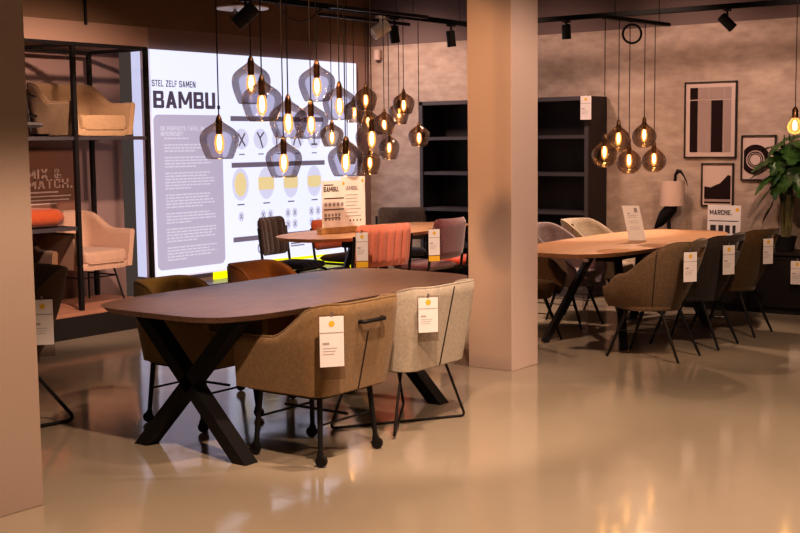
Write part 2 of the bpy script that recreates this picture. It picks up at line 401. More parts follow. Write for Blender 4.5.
def tub_bm(w, d, r, z0, arm, back, th, flare, recline, drop, n=44, hole=False, belly=0., armdip=0., m=9, narrow=0.):
    """upholstered shell: low arms sweeping up to a higher back. Faces +Y."""
    path, tot = u_path(w, d, r, n)
    side = d - r                                   # straight arm length
    cols = []; tops = []
    for x, y, nx, ny, s in path:
        corner = side + r * PI / 4                 # where the back begins
        k = smooth01((s - (corner - drop)) / drop)
        top = arm + (back - arm) * k - armdip * (1 - smooth01(s / .13))
        prof = []
        for j in range(m + 1):
            q = j / m
            off = flare * q - belly * (1 - q) ** 2.2
            prof.append((off, z0 + (top - z0) * q))
        prof.append((flare - th * .22, top + th * .22)); prof.append((flare - th * .5, top + th * .3)); prof.append((flare - th * .78, top + th * .22))
        for j in range(m, -1, -1):
            q = j / m
            off = flare * q - belly * (1 - q) ** 2.2 - th
            prof.append((off, z0 + (top - z0) * q))
        col = []
        for off, z in prof:
            q = (z - z0) / (back - z0)
            ry = recline * q * smooth01(-ny * .8 + .25)
            nk = 1 - narrow * max(0., (z - arm) / (back - arm)) if z > arm else 1.
            col.append(((x + nx * off) * nk, y + ny * off - ry, z))
        cols.append(col); tops.append(Vector(col[m]) + Vector((0, 0, 0)))
    bm = bmesh.new()
    V = [[bm.verts.new(p) for p in c] for c in cols]
    P = len(V[0]); ho = set()
    if hole:
        mid = n // 2
        for i in range(mid - 3, mid + 3):
            for j in (m - 3, m - 2): ho.add((i, j)); ho.add((i, P - 2 - j))
    for i in range(n):
        for j in range(P):
            if (i, j) in ho: continue
            j2 = (j + 1) % P
            bm.faces.new((V[i][j], V[i + 1][j], V[i + 1][j2], V[i][j2]))
    if hole:
        a, b = mid - 3, mid + 3; jo, jo2 = m - 3, m - 1; ji, ji2 = P - 1 - jo, P - 1 - jo2
        for i in range(a, b):
            bm.faces.new((V[i][jo], V[i + 1][jo], V[i + 1][ji], V[i][ji]))
            bm.faces.new((V[i][jo2], V[i + 1][jo2], V[i + 1][ji2], V[i][ji2]))
        for i in (a, b):
            for j in (m - 3, m - 2): bm.faces.new((V[i][j], V[i][j + 1], V[i][P - 2 - j], V[i][P - 1 - j]))
    bm.faces.new(V[0]); bm.faces.new(list(reversed(V[-1])))
    return bm, [Vector(c[m + 1]) for c in cols], cols, m

def seat_poly(w, d, r, inset, front=0.):
    hw, hd = w / 2 - inset, d / 2; r = max(.02, r - inset)
    return rrect(-hw, -hd + inset, hw, hd + front, r, 7)

def caster(parent, x, y, zoff=0.):
    c = finish('caster', lt([(.012, -.013), (.028, -.013), (.030, -.008), (.030, .008), (.028, .013), (.012, .013)], 16, (x, y, .031), (1, .3, 0)), M['black'], parent)
    return c

def tub_chair(label, fab, loc, rot, base='casters', w=.57, d=.56, r=.085, arm=.60, back=.79, handle=False, group=None, z0=.36, name='tub_chair', seam=True, flare=.022, recline=.08, drop=.30, legless=False, dz=0., th=.05, narrow=.10, cush=.125):
    t = thing(name, label, 'chair', loc, rot, group)
    lower = dz
    bm, tops, cols, m = tub_bm(w, d, r, z0 - lower, arm - lower, back - lower, th, flare, recline, drop, narrow=narrow)
    sh = finish('shell', bm, fab, t, True, 60)
    pan = prism(bmesh.new(), seat_poly(w, d, r, .012), z0 - lower - .008, z0 - lower + .05, .012)
    finish('seat_base', pan, fab, t)
    cu = prism(bmesh.new(), seat_poly(w - .02, d, r, th + .003, .015), z0 - lower + .045, z0 - lower + cush, .03, 4)
    finish('seat_cushion', cu, fab, t)
    finish('piping', tb([p + Vector((0, 0, .002)) for p in tops], .0055, 6), fab, sh)
    mid = len(cols) // 2
    if seam:
        pts = [Vector(cols[mid][j]) + Vector((0, -.002, 0)) for j in range(0, m - 2 if handle else m + 1)]
        finish('back_seam', tb(pts, .0035, 6), M['blackmatte'], sh)
    if handle:
        p = Vector(cols[mid][m - 2])
        hp = fillet([p + Vector((-.085, .01, .01)), p + Vector((-.085, -.035, .012)), p + Vector((.085, -.035, .012)), p + Vector((.085, .01, .01))], .02, 5)
        finish('handle', tb(hp, .0105, 10), M['black'], t)
    if base == 'casters':
        fr = bmesh.new(); box(fr, (0, 0, z0 - .022), (w * .72, d * .72, .025), .004)
        box(fr, (0, .0, .225), (.012, .42, .012)); box(fr, (0, .0, .225), (.42, .012, .012)) if False else None
        finish('under_frame', fr, M['black'], t)
        for sx in (-1, 1):
            for sy in (-1, 1):
                top = Vector((sx * .195, sy * .195, z0 - .01)); bot = Vector((sx * .22, sy * .215, .055))
                lg = finish('leg', tb([top, top.lerp(bot, .6), bot], [.0145, .0135, .012], 10), M['black'], t)
                caster(lg, sx * .222, sy * .222)
                finish('caster_stem', lt([(.016, 0), (.02, .01), (.016, .03)], 12, (bot.x, bot.y, .04)), M['black'], lg)
        finish('stretcher', tb([(-.20, .198, .20), (.20, .198, .20)], .006, 8), M['black'], t)
        finish('stretcher', tb([(-.20, -.198, .20), (.20, -.198, .20)], .006, 8), M['black'], t)
    elif base == 'wire':
        for sx in (-1, 1):
            pts = fillet([(sx * .20, .17, z0), (sx * .34, .22, .008 + .014 * (sx > 0)), (-sx * .34, -.22, .008 + .014 * (sx > 0)), (-sx * .20, -.17, z0)], .03, 6)
            finish('sled_frame', tb(pts, .0075, 10), M['black'], t)
        finish('crossbar', tb([(-.20, -.17, z0 - .012), (.20, -.17, z0 - .012)], .007, 8), M['black'], t)
        finish('crossbar', tb([(-.20, .17, z0 - .012), (.20, .17, z0 - .012)], .007, 8), M['black'], t)
    elif base == 'slim':
        for sx in (-1, 1):
            for sy in (-1, 1):
                finish('leg', tb([(sx * .17, sy * .17, z0), (sx * .23, sy * .24, 0.002)], [.009, .008], 8), M['black'], t)
            finish('stretcher', tb([(sx * .19, -.19, .24), (sx * .19, .19, .24)], .006, 8), M['black'], t)
        finish('stretcher', tb([(-.19, .19, .24), (.19, .19, .24)], .006, 8), M['black'], t)
    return t

def bucket_chair(label, fab, loc, rot, group):
    t = thing('bucket_chair', label, 'chair', loc, rot, group)
    bm, tops, cols, m = tub_bm(.53, .52, .24, .37, .615, .85, .032, .03, .09, .33, n=60, hole=True, belly=.075, armdip=.10, m=12)
    sh = finish('shell', bm, fab, t, True, 60)
    finish('piping', tb([p + Vector((0, 0, .001)) for p in tops], .004, 6), fab, sh)
    # the wing seams down both sides of the back
    k = int(len(cols) * .27)
    for q in (k, len(cols) - 1 - k):
        finish('wing_seam', tb([Vector(cols[q][j]) for j in range(0, m + 1)], .0032, 6), M['blackmatte'], sh)
    finish('seat_base', prism(bmesh.new(), seat_poly(.53, .52, .24, .066), .352, .42, .02, 3), fab, t)
    finish('seat_cushion', prism(bmesh.new(), seat_poly(.53, .52, .24, .07, .02), .41, .475, .025, 4), fab, t)
    fr = bmesh.new(); tube(fr, [(-.17, -.15, .345), (.17, .15, .345)], .009, 8); tube(fr, [(.17, -.15, .345), (-.17, .15, .345)], .009, 8)
    finish('under_frame', fr, M['black'], t)
    for sx in (-1, 1):
        for sy in (-1, 1):
            finish('leg', tb([(sx * .145, sy * .13, .36), (sx * .19, sy * .285 if sy < 0 else sy * .27, .002)], [.015, .009], 10), M['black'], t)
    finish('stretcher', tb([(-.17, -.2, .2), (-.17, .2, .2)], .004, 6), M['black'], t)
    finish('stretcher', tb([(.17, -.2, .2), (.17, .2, .2)], .004, 6), M['black'], t)
    return t

def pad_bm(w, h, th, curve=0., ribs=0, n=42, rows=10, rad=.05):
    """upholstered pad standing in XZ (z from 0 to h), soft rounded edges, optional vertical channels, bowed toward -Y at the middle"""
    bm = bmesh.new(); front, backv = [], []
    for side, store in ((1, front), (-1, backv)):
        for j in range(rows + 1):
            row = []
            for i in range(n + 1):
                u = i / n * 2 - 1; v = j / rows * 2 - 1
                e = (1 - abs(u) ** 7) * (1 - abs(v) ** 7); e = max(0., e) ** .5
                x, z = u * w / 2, (v + 1) / 2 * h
                k = rad / (w / 2); kz = rad / (h / 2)
                cu = max(0., abs(u) - (1 - k)) / k; cv = max(0., abs(v) - (1 - kz)) / kz     # round the corners
                q = math.hypot(cu, cv)
                if cu > 0 and cv > 0 and q > 1e-6:
                    sc = max(cu, cv) / q
                    x = math.copysign(w / 2 - rad + rad * cu * sc, u); z = h / 2 + math.copysign(h / 2 - rad + rad * cv * sc, v)
                rib = 0.
                if ribs: rib = -.013 * abs(math.cos(u * PI * ribs / 2)) ** 8
                y = side * (th / 2 * e + rib * e) - curve * (1 - u * u)
                row.append(bm.verts.new((x, y, z)))
            store.append(row)
    for st, fl in ((front, False), (backv, True)):
        for j in range(rows):
            for i in range(n):
                f = (st[j][i], st[j][i + 1], st[j + 1][i + 1], st[j + 1][i])
                bm.faces.new(tuple(reversed(f)) if fl else f)
    bmesh.ops.remove_doubles(bm, verts=bm.verts, dist=1e-4)
    return bm

def cantilever_chair(label, fab, loc, rot, group, seatfab=None, ribs=0, w=.46, bh=.30, bz=.52):
    t = thing('cantilever_chair', label, 'chair', loc, rot, group)
    b = pad_bm(w, bh, .075, .035, ribs)
    bmesh.ops.transform(b, matrix=Matrix.Translation((0, -.23, bz)) @ Matrix.Rotation(math.radians(-8), 4, 'X').inverted(), verts=b.verts)
    finish('backrest', b, fab, t, True, 80)
    s = pad_bm(w, .44, .075, 0, ribs)
    bmesh.ops.transform(s, matrix=Matrix.Translation((0, -.20, .445)) @ Matrix.Rotation(-PI / 2, 4, 'X'), verts=s.verts)
    finish('seat', s, seatfab or fab, t, True, 80, ) if seatfab is None else finish('seat', s, seatfab, t, True, 80)
    for sx in (-1, 1):
        x = sx * (w / 2 + .012)
        pts = fillet([(x, -.265, bz + bh * .72), (x, -.215, .40), (x, .21, .40), (x, .25, .012), (x, -.22, .012)], .06, 6)
        finish('tube_frame', tb(pts, .0125, 10), M['black'], t)
    finish('crossbar', tb([(-w / 2, -.22, .012), (w / 2, -.22, .012)], .0125, 10), M['black'], t)
    finish('crossbar', tb([(-w / 2, .1, .395), (w / 2, .1, .395)], .0125, 10), M['black'], t)
    return t

# --- dining table with X legs, dark walnut
def super_oval(a, b, p, n=72):
    out = []
    for i in range(n):
        t = 2 * PI * i / n; c, s = math.cos(t), math.sin(t)
        out.append((math.copysign(abs(c) ** (2 / p), c) * a, math.copysign(abs(s) ** (2 / p), s) * b))
    return out

def table(label, wood, loc, a, b, p, legs, h=.76, foot=.34, footy=.78):
    t = thing('dining_table', label, 'table', loc)
    top = prism(bmesh.new(), super_oval(a, b, p), h - .032, h, .004, 2, taper=super_oval(a - .03, b - .03, p))
    finish('tabletop', top, wood, t, True, 30)
    if legs == 'cross':
        for sy in (-1, 1):
            y = sy * .84
            cr = finish('cross_leg', bmesh.new() if False else crossleg(y, h - .032), M['black'], t, False)
    else:
        for sx in (-1, 1):
            for sy in (-1, 1):
                bm = bmesh.new()
                bar(bm, (sx * foot, sy * footy, .002), (sx * .10, sy * min(.42, footy * .55), h - .045), .062, .045)
                finish('leg', bm, M['black'], t, False)
        bm = bmesh.new(); box(bm, (0, 0, h - .05), (.34, 1.1, .03), .004); box(bm, (0, .0, h - .1), (.14, .9, .07), .004)
        finish('top_frame', bm, M['black'], t, False)
    return t

def crossleg(y, ztop):
    bm = bmesh.new()
    for s in (-1, 1):
        v = []
        # slanted bar with level feet: a parallelogram extruded along y
        hw = .047
        xa, xb = -s * .36, s * .36
        for yy in (y - .045, y + .045):
            v.append([bm.verts.new(q) for q in ((xa - hw, yy, 0), (xa + hw, yy, 0), (xb + hw, yy, ztop), (xb - hw, yy, ztop))])
        A, B = v
        bm.faces.new(A); bm.faces.new(list(reversed(B)))
        for i in range(4): bm.faces.new((A[i], B[i], B[(i + 1) % 4], A[(i + 1) % 4]))
    box(bm, (0, y, ztop - .012), (.86, .09, .022))
    return bm

table('dark brown oval dining table on black crossed legs', M['walnut'], (-4.54, 5.14, 0), .55, 1.13, 5., 'cross')
table('light oak oval dining table with splayed black legs beside the pillar', M['oak'], (-4.42, 9.05, 0), .50, 1.33, 3.2, 'spider')
table('light oak oval dining table in front of the lit sign', M['oak'], (-6.98, 9.02, 0), .50, 1.20, 2.7, 'spider', foot=.22, footy=.40)

FX, FNX = PI / 2, -PI / 2      # rotations: facing -X, facing +X   (a chair faces +Y at 0)
G1 = 'armchairs round the dark table'
tub_chair('camel tub armchair on casters with a black back handle and price tag', M['f_taupe'], (-4.03, 4.67, 0), FX, 'casters', handle=True, group=G1, back=.80, arm=.62)
tub_chair('cream tub armchair on a black wire sled base', M['f_cream'], (-4.06, 5.42, 0), FX, 'wire', group=G1, back=.80, arm=.62)
tub_chair('mustard olive tub armchair on casters across the dark table', M['f_olive'], (-5.04, 4.86, 0), FNX, 'casters', group=G1, back=.785, arm=.61, w=.48, narrow=.16)
tub_chair('rust brown tub armchair across the dark table', M['f_rust'], (-5.22, 5.80, 0), FNX, 'casters', group=G1, back=.79, arm=.61, w=.48, narrow=.16)

G2 = 'bucket chairs round the oak table by the pillar'
bucket_chair('khaki grey bucket chair at the oak table end nearest the pillar, tagged', M['f_khaki'], (-3.80, 8.17, 0), FX, G2)
bucket_chair('charcoal bucket chair between the khaki and mocha ones, tagged', M['f_char'], (-3.77, 8.83, 0), FX, G2)
bucket_chair('mocha bucket chair beside the black sideboard, tagged', M['f_mocha'], (-3.76, 9.54, 0), FX, G2)
bucket_chair('khaki brown bucket chair half behind the pillar', M['f_khaki'], (-4.98, 8.26, 0), FNX, G2)
bucket_chair('mauve grey bucket chair in front of the bookcase', M['f_mauve'], (-5.08, 9.16, 0), FNX, G2)
bucket_chair('oatmeal bucket chair in front of the bookcase end', M['f_linen'], (-5.08, 9.86, 0), FNX, G2)

G3 = 'cantilever chairs round the table before the lit sign'
cantilever_chair('dark brown velvet cantilever chair with slate seat before the lit sign', M['f_dkbrown'], (-7.60, 8.56, 0), FNX + .1, G3, M['f_slate'], ribs=5, w=.40, bh=.36, bz=.53)
cantilever_chair('orange cantilever chair behind the sign boards on the table', M['f_orange'], (-7.62, 9.36, 0), FNX, G3, M['f_brown'])
cantilever_chair('coral pink velvet cantilever chair with vertical stitched channels', M['f_coral'], (-6.44, 8.15, 0), FX - .30, G3, ribs=7, w=.56, bh=.36, bz=.545)
cantilever_chair('dark mauve velvet cantilever chair next to the pillar', M['f_purple'], (-6.50, 9.12, 0), FX - .05, G3, bh=.37, bz=.525)
cantilever_chair('grey taupe velvet cantilever chair at the table end by the bookcase', M['f_taupev'], (-7.52, 10.12, 0), -2.5, G3, w=.50, bh=.34, bz=.555)
cantilever_chair('bright red velvet cantilever chair half hidden by the pillar', M['f_red'], (-6.52, 9.74, 0), FX, G3)

# dark leather chair on sled tube legs, mostly behind the near pillar
def sled_shell_chair(label, loc, rot):
    t = thing('shell_chair', label, 'chair', loc, rot)
    bm, tops, cols, m = tub_bm(.54, .52, .22, .38, .64, .88, .035, .03, .06, .36, n=48, belly=.10, armdip=.06)
    finish('shell', bm, M['f_brown'], t, True, 60)
    finish('seat_base', prism(bmesh.new(), seat_poly(.54, .52, .22, .085), .355, .42, .02, 3), M['f_brown'], t)
    finish('seat_cushion', prism(bmesh.new(), seat_poly(.54, .52, .22, .08, .02), .41, .47, .025, 4), M['f_brown'], t)
    for sx in (-1, 1):
        pts = fillet([(sx * .16, -.04, .37), (sx * .21, -.31, .012), (sx * .21, .27, .012), (sx * .16, .12, .37)], .06, 6)
        finish('sled_leg', tb(pts, .011, 10), M['black'], t)
    return t
sled_shell_chair('dark brown leather shell chair on black tube legs behind the near pillar', (-5.88, 4.14, 0), PI - .15)

# ------------------------------------------------------------------ display rack with chairs in the alcove
rk = thing('display_rack', 'tall black steel display rack holding armchairs in the alcove', 'rack', (-8.52, 6.5, 0))
XF, XR = .37, -.38            # front and rear post planes relative to the rack
PH = .21
for y in (-.80, 0., .78):
    for x in (XF, XR):
        finish('post', bx((x, y, PH + 1.10), (.035, .035, 2.20)), M['black'], rk, False)
for x in (XF, XR):
    finish('top_rail', bx((x, -.01, 2.40), (.03, 1.60, .03)), M['black'], rk, False)
for y in (-.80, 0., .78):
    finish('top_rail', bx((0, y, 2.40), (.75, .03, .03)), M['black'], rk, False)
finish('shelf', bx((0, -.01, 1.635), (.75, 1.58, .03)), M['shelfedge'], rk, False)
finish('shelf', bx((0, -.40, .895), (.75, .78, .03)), M['shelfedge'], rk, False)
pf = thing('display_platform', 'low wooden display platform with black edge under the rack', 'platform', (-8.48, 6.4, 0))
finish('deck', bx((0, 0, .195), (.80, 1.92, .03)), M['plat'], pf, False)
finish('edge_frame', bx((0, 0, .09), (.82, 1.94, .178)), M['blackmatte'], pf, False)
tub_chair('sand coloured legless armchair shell on the top shelf', M['f_beige'], (-8.50, 6.86, 1.655), FNX, 'none', arm=.62, back=.80, dz=.352, seam=False, w=.60, d=.58, flare=.05, cush=.165)
tub_chair('blush pink armchair on thin wire legs standing on the platform', M['f_pink'], (-8.50, 6.83, .212), FNX, 'slim', arm=.62, back=.77, z0=.32, seam=False, w=.57, d=.56, flare=.05, cush=.15)
tub_chair('brown tub armchair on casters in the bottom bay of the rack', M['f_brownweave'], (-8.50, 6.08, .212), FNX - .2, 'casters', arm=.49, back=.63, z0=.27, seam=False, w=.52)
oc = thing('lounge_chair', 'orange bouclé chair with thick rounded seat on the lower shelf', 'chair', (-8.45, 6.19, .912), FNX)
s_ = pad_bm(.50, .52, .15, 0, 0, rad=.12)
bmesh.ops.transform(s_, matrix=Matrix.Translation((0, -.24, .078)) @ Matrix.Rotation(-PI / 2, 4, 'X'), verts=s_.verts)
finish('seat', s_, M['f_orange'], oc, True, 80)
b_ = pad_bm(.50, .34, .11, .04, 0, rad=.12)
bmesh.ops.transform(b_, matrix=Matrix.Translation((0, -.25, .10)) @ Matrix.Rotation(.15, 4, 'X'), verts=b_.verts)
finish('backrest', b_, M['f_orange'], oc, True, 80)
wc = thing('wire_chair', 'grey backed chair with thin black wire frame beside the sand armchair', 'chair', (-8.42, 6.06, 1.652), FNX - .2)
b_ = pad_bm(.42, .40, .05, .03, 0)
bmesh.ops.transform(b_, matrix=Matrix.Translation((0, -.14, .10)) @ Matrix.Rotation(.12, 4, 'X'), verts=b_.verts)
finish('backrest', b_, M['f_grey'], wc, True, 80)
s_ = pad_bm(.42, .36, .05, 0, 0)
bmesh.ops.transform(s_, matrix=Matrix.Translation((0, -.14, .09)) @ Matrix.Rotation(-PI / 2, 4, 'X'), verts=s_.verts)
finish('seat', s_, M['f_grey'], wc, True, 80)
for sx in (-1, 1):
    finish('side_frame', tb(fillet([(sx * .235, -.19, .44), (sx * .235, -.10, .012), (sx * .235, .22, .012)], .05), .009, 8), M['black'], wc)
for z in (.16, .32):
    finish('wire_brace', tb(fillet([(-.235, -.17 + .1 * (.44 - z), z + .03), (-.235, .05, z), (.235, .05, z), (.235, -.17 + .1 * (.44 - z), z + .03)], .05), .005, 6), M['black'], wc)

po = thing('poster_board', 'brown board lettered MIX & MATCH behind the rack', 'poster', (-9.085, 6.5, 0))
finish('board', bx((0, 0, .77), (.02, 1.5, 1.54)), M['poster'], po, False)
mt = plane_mat((.011, 0, 0), (0, 1, 0), (0, 0, 1))
lettering('lettering', 'MIX &', .19, 1.285, .56, 1.37, mt, M['postertext'], po, .003, .24, .8)
lettering('lettering', 'MATCH.', .19, 1.195, .68, 1.278, mt, M['postertext'], po, .003, .24, .8)
ln = []
for k, (a, b) in enumerate(((.19, .52), (.19, .66), (.19, .64), (.19, .50))): ln.append(rect(a, 1.155 - k * .034, b, 1.17 - k * .034 - (.004 if k else 0)))
flat('fine_lettering', ln, mt, M['posterwhite'], po, .003)

# low bench before the sign
bn = thing('low_bench', 'low black framed bench with grey smoked top under the lit sign', 'bench', (-8.50, 8.85, 0))
finish('bench_top', bx((0, 0, .235), (.30, 2.7, .02), .003), M['smoketop'], bn, False)
for y in (-1.32, -.45, .45, 1.32):
    bm = bmesh.new()
    box(bm, (-.13, y, .112), (.03, .04, .224)); box(bm, (.13, y, .112), (.03, .04, .224)); box(bm, (0, y, .214), (.29, .04, .02))
    finish('leg', bm, M['black'], bn, False)

# ------------------------------------------------------------------ lit sign
sg = thing('illuminated_sign', 'large white backlit sign lettered BAMBU on the wall', 'sign', (XW, 9.3, 0))
Y0, Y1, Z0, Z1 = 7.80 - 9.3, 10.83 - 9.3, .33, 2.455
bm = bmesh.new(); box(bm, (.02, (Y0 + Y1) / 2, (Z0 + Z1) / 2), (.04, Y1 - Y0, Z1 - Z0))
finish('lit_panel', bm, M['lit'], sg, False)
bm = bmesh.new(); box(bm, (.026, Y0 - .008, (Z0 + Z1) / 2), (.05, .016, Z1 - Z0)); box(bm, (.026, Y1 + .008, (Z0 + Z1) / 2), (.05, .016, Z1 - Z0)); box(bm, (.026, 0, Z0 - .008), (.05, Y1 - Y0, .016))
finish('frame', bm, M['litframe'], sg, False)
mt = plane_mat((.041, -9.3, 0), (0, 1, 0), (0, 0, 1))      # plane coordinates: world y, world z
lettering('heading_lettering', 'STEL ZELF SAMEN', 7.82, 2.115, 8.375, 2.175, mt, M['litdark'], sg, .002, .2, .85)
lettering('heading_lettering', 'BAMBU.', 7.83, 1.915, 8.70, 2.075, mt, M['litdark'], sg, .002)
flat('text_box', [rrect(7.825, .39, 8.72, 1.855, .06)], mt, M['litbox'], sg, .0015)
lettering('title_lettering', 'DE PERFECTE TAFEL IN JOUW\nINTERIEUR?', 7.91, 1.655, 8.63, 1.745, mt, M['litboxtext'], sg, .003, .2, .9)
ln = []; z = 1.625
for blk, nl in enumerate((1, 3, 4, 6, 5, 4, 5, 5)):
    for k in range(nl):
        w = .66 * random.uniform(.82, 1.) if k < nl - 1 else .66 * random.uniform(.35, .75)
        x = 7.95
        while x < 7.95 + w:
            ww = random.uniform(.03, .08); ln.append(rect(x, z, min(x + ww, 7.95 + w), z + .013)); x += ww + .01
        z -= .029
    z -= .032
flat('fine_lettering', [p for p in ln if p[0][1] > .43], mt, M['litboxtext'], sg, .003)
flat('divider_bar', [rect(8.84, 1.80, 10.27, 1.85)], mt, M['litbar'], sg, .002)
flat('divider_bar', [rect(8.84, 1.335, 10.28, 1.385)], mt, M['litbar'], sg, .002)
flat('divider_bar', [rect(8.84, .585, 10.30, .635)], mt, M['litbar'], sg, .002)
def stroke(x0, y0, x1, y1, w=.009):
    d = Vector((x1 - x0, y1 - y0)); q = Vector((-d.y, d.x)).normalized() * w
    return [(x0 - q.x, y0 - q.y), (x1 - q.x, y1 - q.y), (x1 + q.x, y1 + q.y), (x0 + q.x, y0 + q.y)]
for k, cy in enumerate((8.99, 9.27, 9.55, 9.83, 10.11)):       # leg icons
    flat('icon_disc', [ell(cy, 1.62, .105, .105)], mt, M['litdisc'], sg, .002)
    st = [[(-.04, -.07, .05, .06), (-.05, .06, .05, -.07)], [(-.05, .07, -.01, .01), (.05, .07, -.01, .01), (-.01, .01, .03, -.09)], [(-.03, .08, -.04, -.08)], [(-.06, -.07, 0, .06), (.06, -.07, 0, .06)], [(0, .07, 0, -.06), (-.05, -.06, .05, -.06)]][k]
    flat('icon_drawing', [stroke(cy + a, 1.62 + b, cy + c, 1.62 + d) for a, b, c, d in st], mt, M['litdark'], sg, .003)
    flat('icon_caption', [rect(cy - .04, 1.462, cy + .04, 1.472)], mt, M['litdark'], sg, .002)
for k, cy in enumerate((8.96, 9.34, 9.72, 10.10)):             # table top icons
    flat('icon_disc', [ell(cy, 1.165, .12, .165)], mt, M['litdisc'], sg, .002)
    sh = [ell(cy, 1.165, .085, .12), rect(cy - .12, 1.10, cy + .12, 1.23), rrect(cy - .11, 1.10, cy + .11, 1.235, .03), [(cy - .11, 1.12), (cy - .06, 1.10), (cy + .06, 1.10), (cy + .11, 1.13), (cy + .11, 1.21), (cy + .06, 1.225), (cy - .06, 1.225), (cy - .11, 1.21)]][k]
    flat('icon_tabletop', [sh], mt, M['littan'], sg, .003)
    flat('icon_caption', [rect(cy - .05, .955, cy + .05, .967)], mt, M['litdark'], sg, .002)
    for q in ([(0, 0)] if k == 0 else [(-.055, 0), (.055, 0), (-.055, -.12), (.055, -.12)]):
        flat('icon_disc', [ell(cy + q[0], .84 + q[1], .043, .052, 20)], mt, M['litdisc'], sg, .002)
        flat('icon_drawing', [stroke(cy + q[0] - .018, .815 + q[1], cy + q[0] + .018, .865 + q[1], .004), stroke(cy + q[0] + .018, .815 + q[1], cy + q[0] - .018, .865 + q[1], .004)], mt, M['litbar'], sg, .003)
rg = [ell(9.235, .50, .045, .055, 20)]
sd = bx((-.125, Y0 - .02, (Z0 + Z1) / 2), (.115, .01, Z1 - Z0)); finish('side_glow', sd, M['litside'], sg, False)
flat('icon_ring', rg, mt, M['litbar'], sg, .002); flat('icon_ring_centre', [ell(9.235, .50, .032, .042, 20)], mt, M['lit'], sg, .003)
flat('icon_caption', [rect(9.70, .505, 9.86, .518), rect(9.70, .48, 9.92, .493)], mt, M['litbar'], sg, .002)
flat('lime_stripe', [[(8.58, .325), (8.58, .06), (10.75, .06), (10.75, .325)]], mt, M['lime'], sg, -.035)
flat('lime_wedge', [[(8.72, .33), (10.75, .33), (10.75, .345), (9.1, .375)]], mt, M['lime'], sg, .004)

# ------------------------------------------------------------------ bookcase on the back wall
XL_, XR_ = -7.73, -5.70; bw = XR_ - XL_
bk = thing('bookcase', 'wide anthracite bookcase with open shelves against the concrete wall', 'bookcase', ((XL_ + XR_) / 2, 10.935, 0))
bm = bmesh.new()
for x in (-bw / 2 + .02, bw / 2 - .02): finish('side_panel', bx((x, 0, 1.0), (.04, .38, 2.0)), M['shelfedge'], bk, False)
finish('side_panel', bx((0, 0, 1.0), (.04, .37, 1.96)), M['shelfedge'], bk, False)
for x in (-bw / 2 + .042, -.022, .022, bw / 2 - .042): finish('inner_shade', bx((x, .008, 1.0), (.004, .36, 1.92)), M['shelfin'], bk, False)  # thin dark sheets added to deepen the shade inside
bm.free()
finish('outer_veneer', bx((bw / 2 + .004, .0, 1.0), (.008, .38, 2.0)), M['darkwood'], bk, False)
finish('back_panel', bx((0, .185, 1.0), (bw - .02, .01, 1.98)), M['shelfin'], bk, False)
finish('top_board', bx((0, 0, 1.98), (bw, .38, .04)), M['shelfedge'], bk, False)
finish('plinth', bx((0, .01, .04), (bw - .08, .34, .08)), M['shelfedge'], bk, False)
for z in (.10, .47, .85, 1.235, 1.605):
    for sx in (-1, 1):
        finish('shelf', bx((sx * bw / 4, .005, z), (bw / 2 - .06, .36, .035)), M['shelfedge'], bk, False)

# sideboard
sb = thing('sideboard', 'long low black wooden sideboard against the concrete wall', 'sideboard', (-4.05, 10.92, 0))
finish('carcass', bx((0, .01, .29), (2.6, .40, .48), .004), M['sideboard'], sb, False)
finish('top_board', bx((0, 0, .542), (2.64, .44, .024), .003), M['sideboard'], sb, False)
finish('plinth', bx((0, .02, .026), (2.5, .36, .05)), M['blackmatte'], sb, False)
for k in range(4):
    d_ = finish('door', bx((-1.3 + .65 * (k + .5), -.2, .29), (.63, .02, .45), .003), M['sideboard'], sb, False)
    finish('finger_pull', bx((-1.3 + .65 * (k + .5), -.213, .495), (.16, .008, .012)), M['black'], d_, False)

# ------------------------------------------------------------------ pictures
def picture(label, x0, x1, z0, z1, art):
    t = thing('framed_picture', label, 'picture', ((x0 + x1) / 2, YW - .002, z0), 0, 'framed prints on the concrete wall')
    w, h = x1 - x0, z1 - z0
    bm = bmesh.new()
    for c, s in (((0, -.014, .006), (w, .024, .012)), ((0, -.014, h - .006), (w, .024, .012)), ((-w / 2 + .006, -.014, h / 2), (.012, .024, h)), ((w / 2 - .006, -.014, h / 2), (.012, .024, h))): box(bm, c, s)
    finish('frame', bm, M['blackmatte'], t, False)
    finish('backing', bx((0, -.006, h / 2), (w - .01, .008, h - .01)), M['artpaper'], t, False)
    mt = plane_mat((0, -.012, 0), (1, 0, 0), (0, 0, 1))
    for nm, pl, mm, lf in art(w, h): flat(nm, pl, mt, mm, t, lf)
    return t
def art1(w, h):
    b = .055; x0, x1, y0, y1 = -w / 2 + b, w / 2 - b, b, h - b; W, H = x1 - x0, y1 - y0
    return [('print_ground', [rect(x0, y0, x1, y1)], M['artgrey'], .001),
            ('print_bars', [rect(x0, y0, x0 + W * .19, y1 - H * .20), rect(x0, y1 - H * .18, x0 + W * .19, y1), rect(x0 + W * .52, y0, x0 + W * .80, y1 - H * .20)], M['artdark'], .002),
            ('print_lines', [rect(x0, y1 - H * .195, x1, y1 - H * .185), rect(x1 - W * .17, y0, x1 - W * .165, y1)] + [rect(x0 + W * (.22 + .028 * i), y0, x0 + W * (.224 + .028 * i), y1) for i in range(10)], M['artpaper'], .003)]
def art2(w, h):
    cx, cy = -.03, h * .46
    def ring(r0, r1):
        o = []
        n = 40
        for i in range(n):
            a, b = 2 * PI * i / n, 2 * PI * (i + 1) / n
            q = [(cx + r * math.cos(t), cy + r * math.sin(t)) for r, t in ((r0, a), (r1, a), (r1, b), (r0, b))]
            q = [(max(x, -w / 2 + .025), y) for x, y in q]
            if len({round(x, 5) for x, y in q}) > 1: o.append(q)
        return o
    return [('print_rings', ring(.050, .058) + ring(.066, .076) + ring(.088, .14), M['artdark'], .002)]
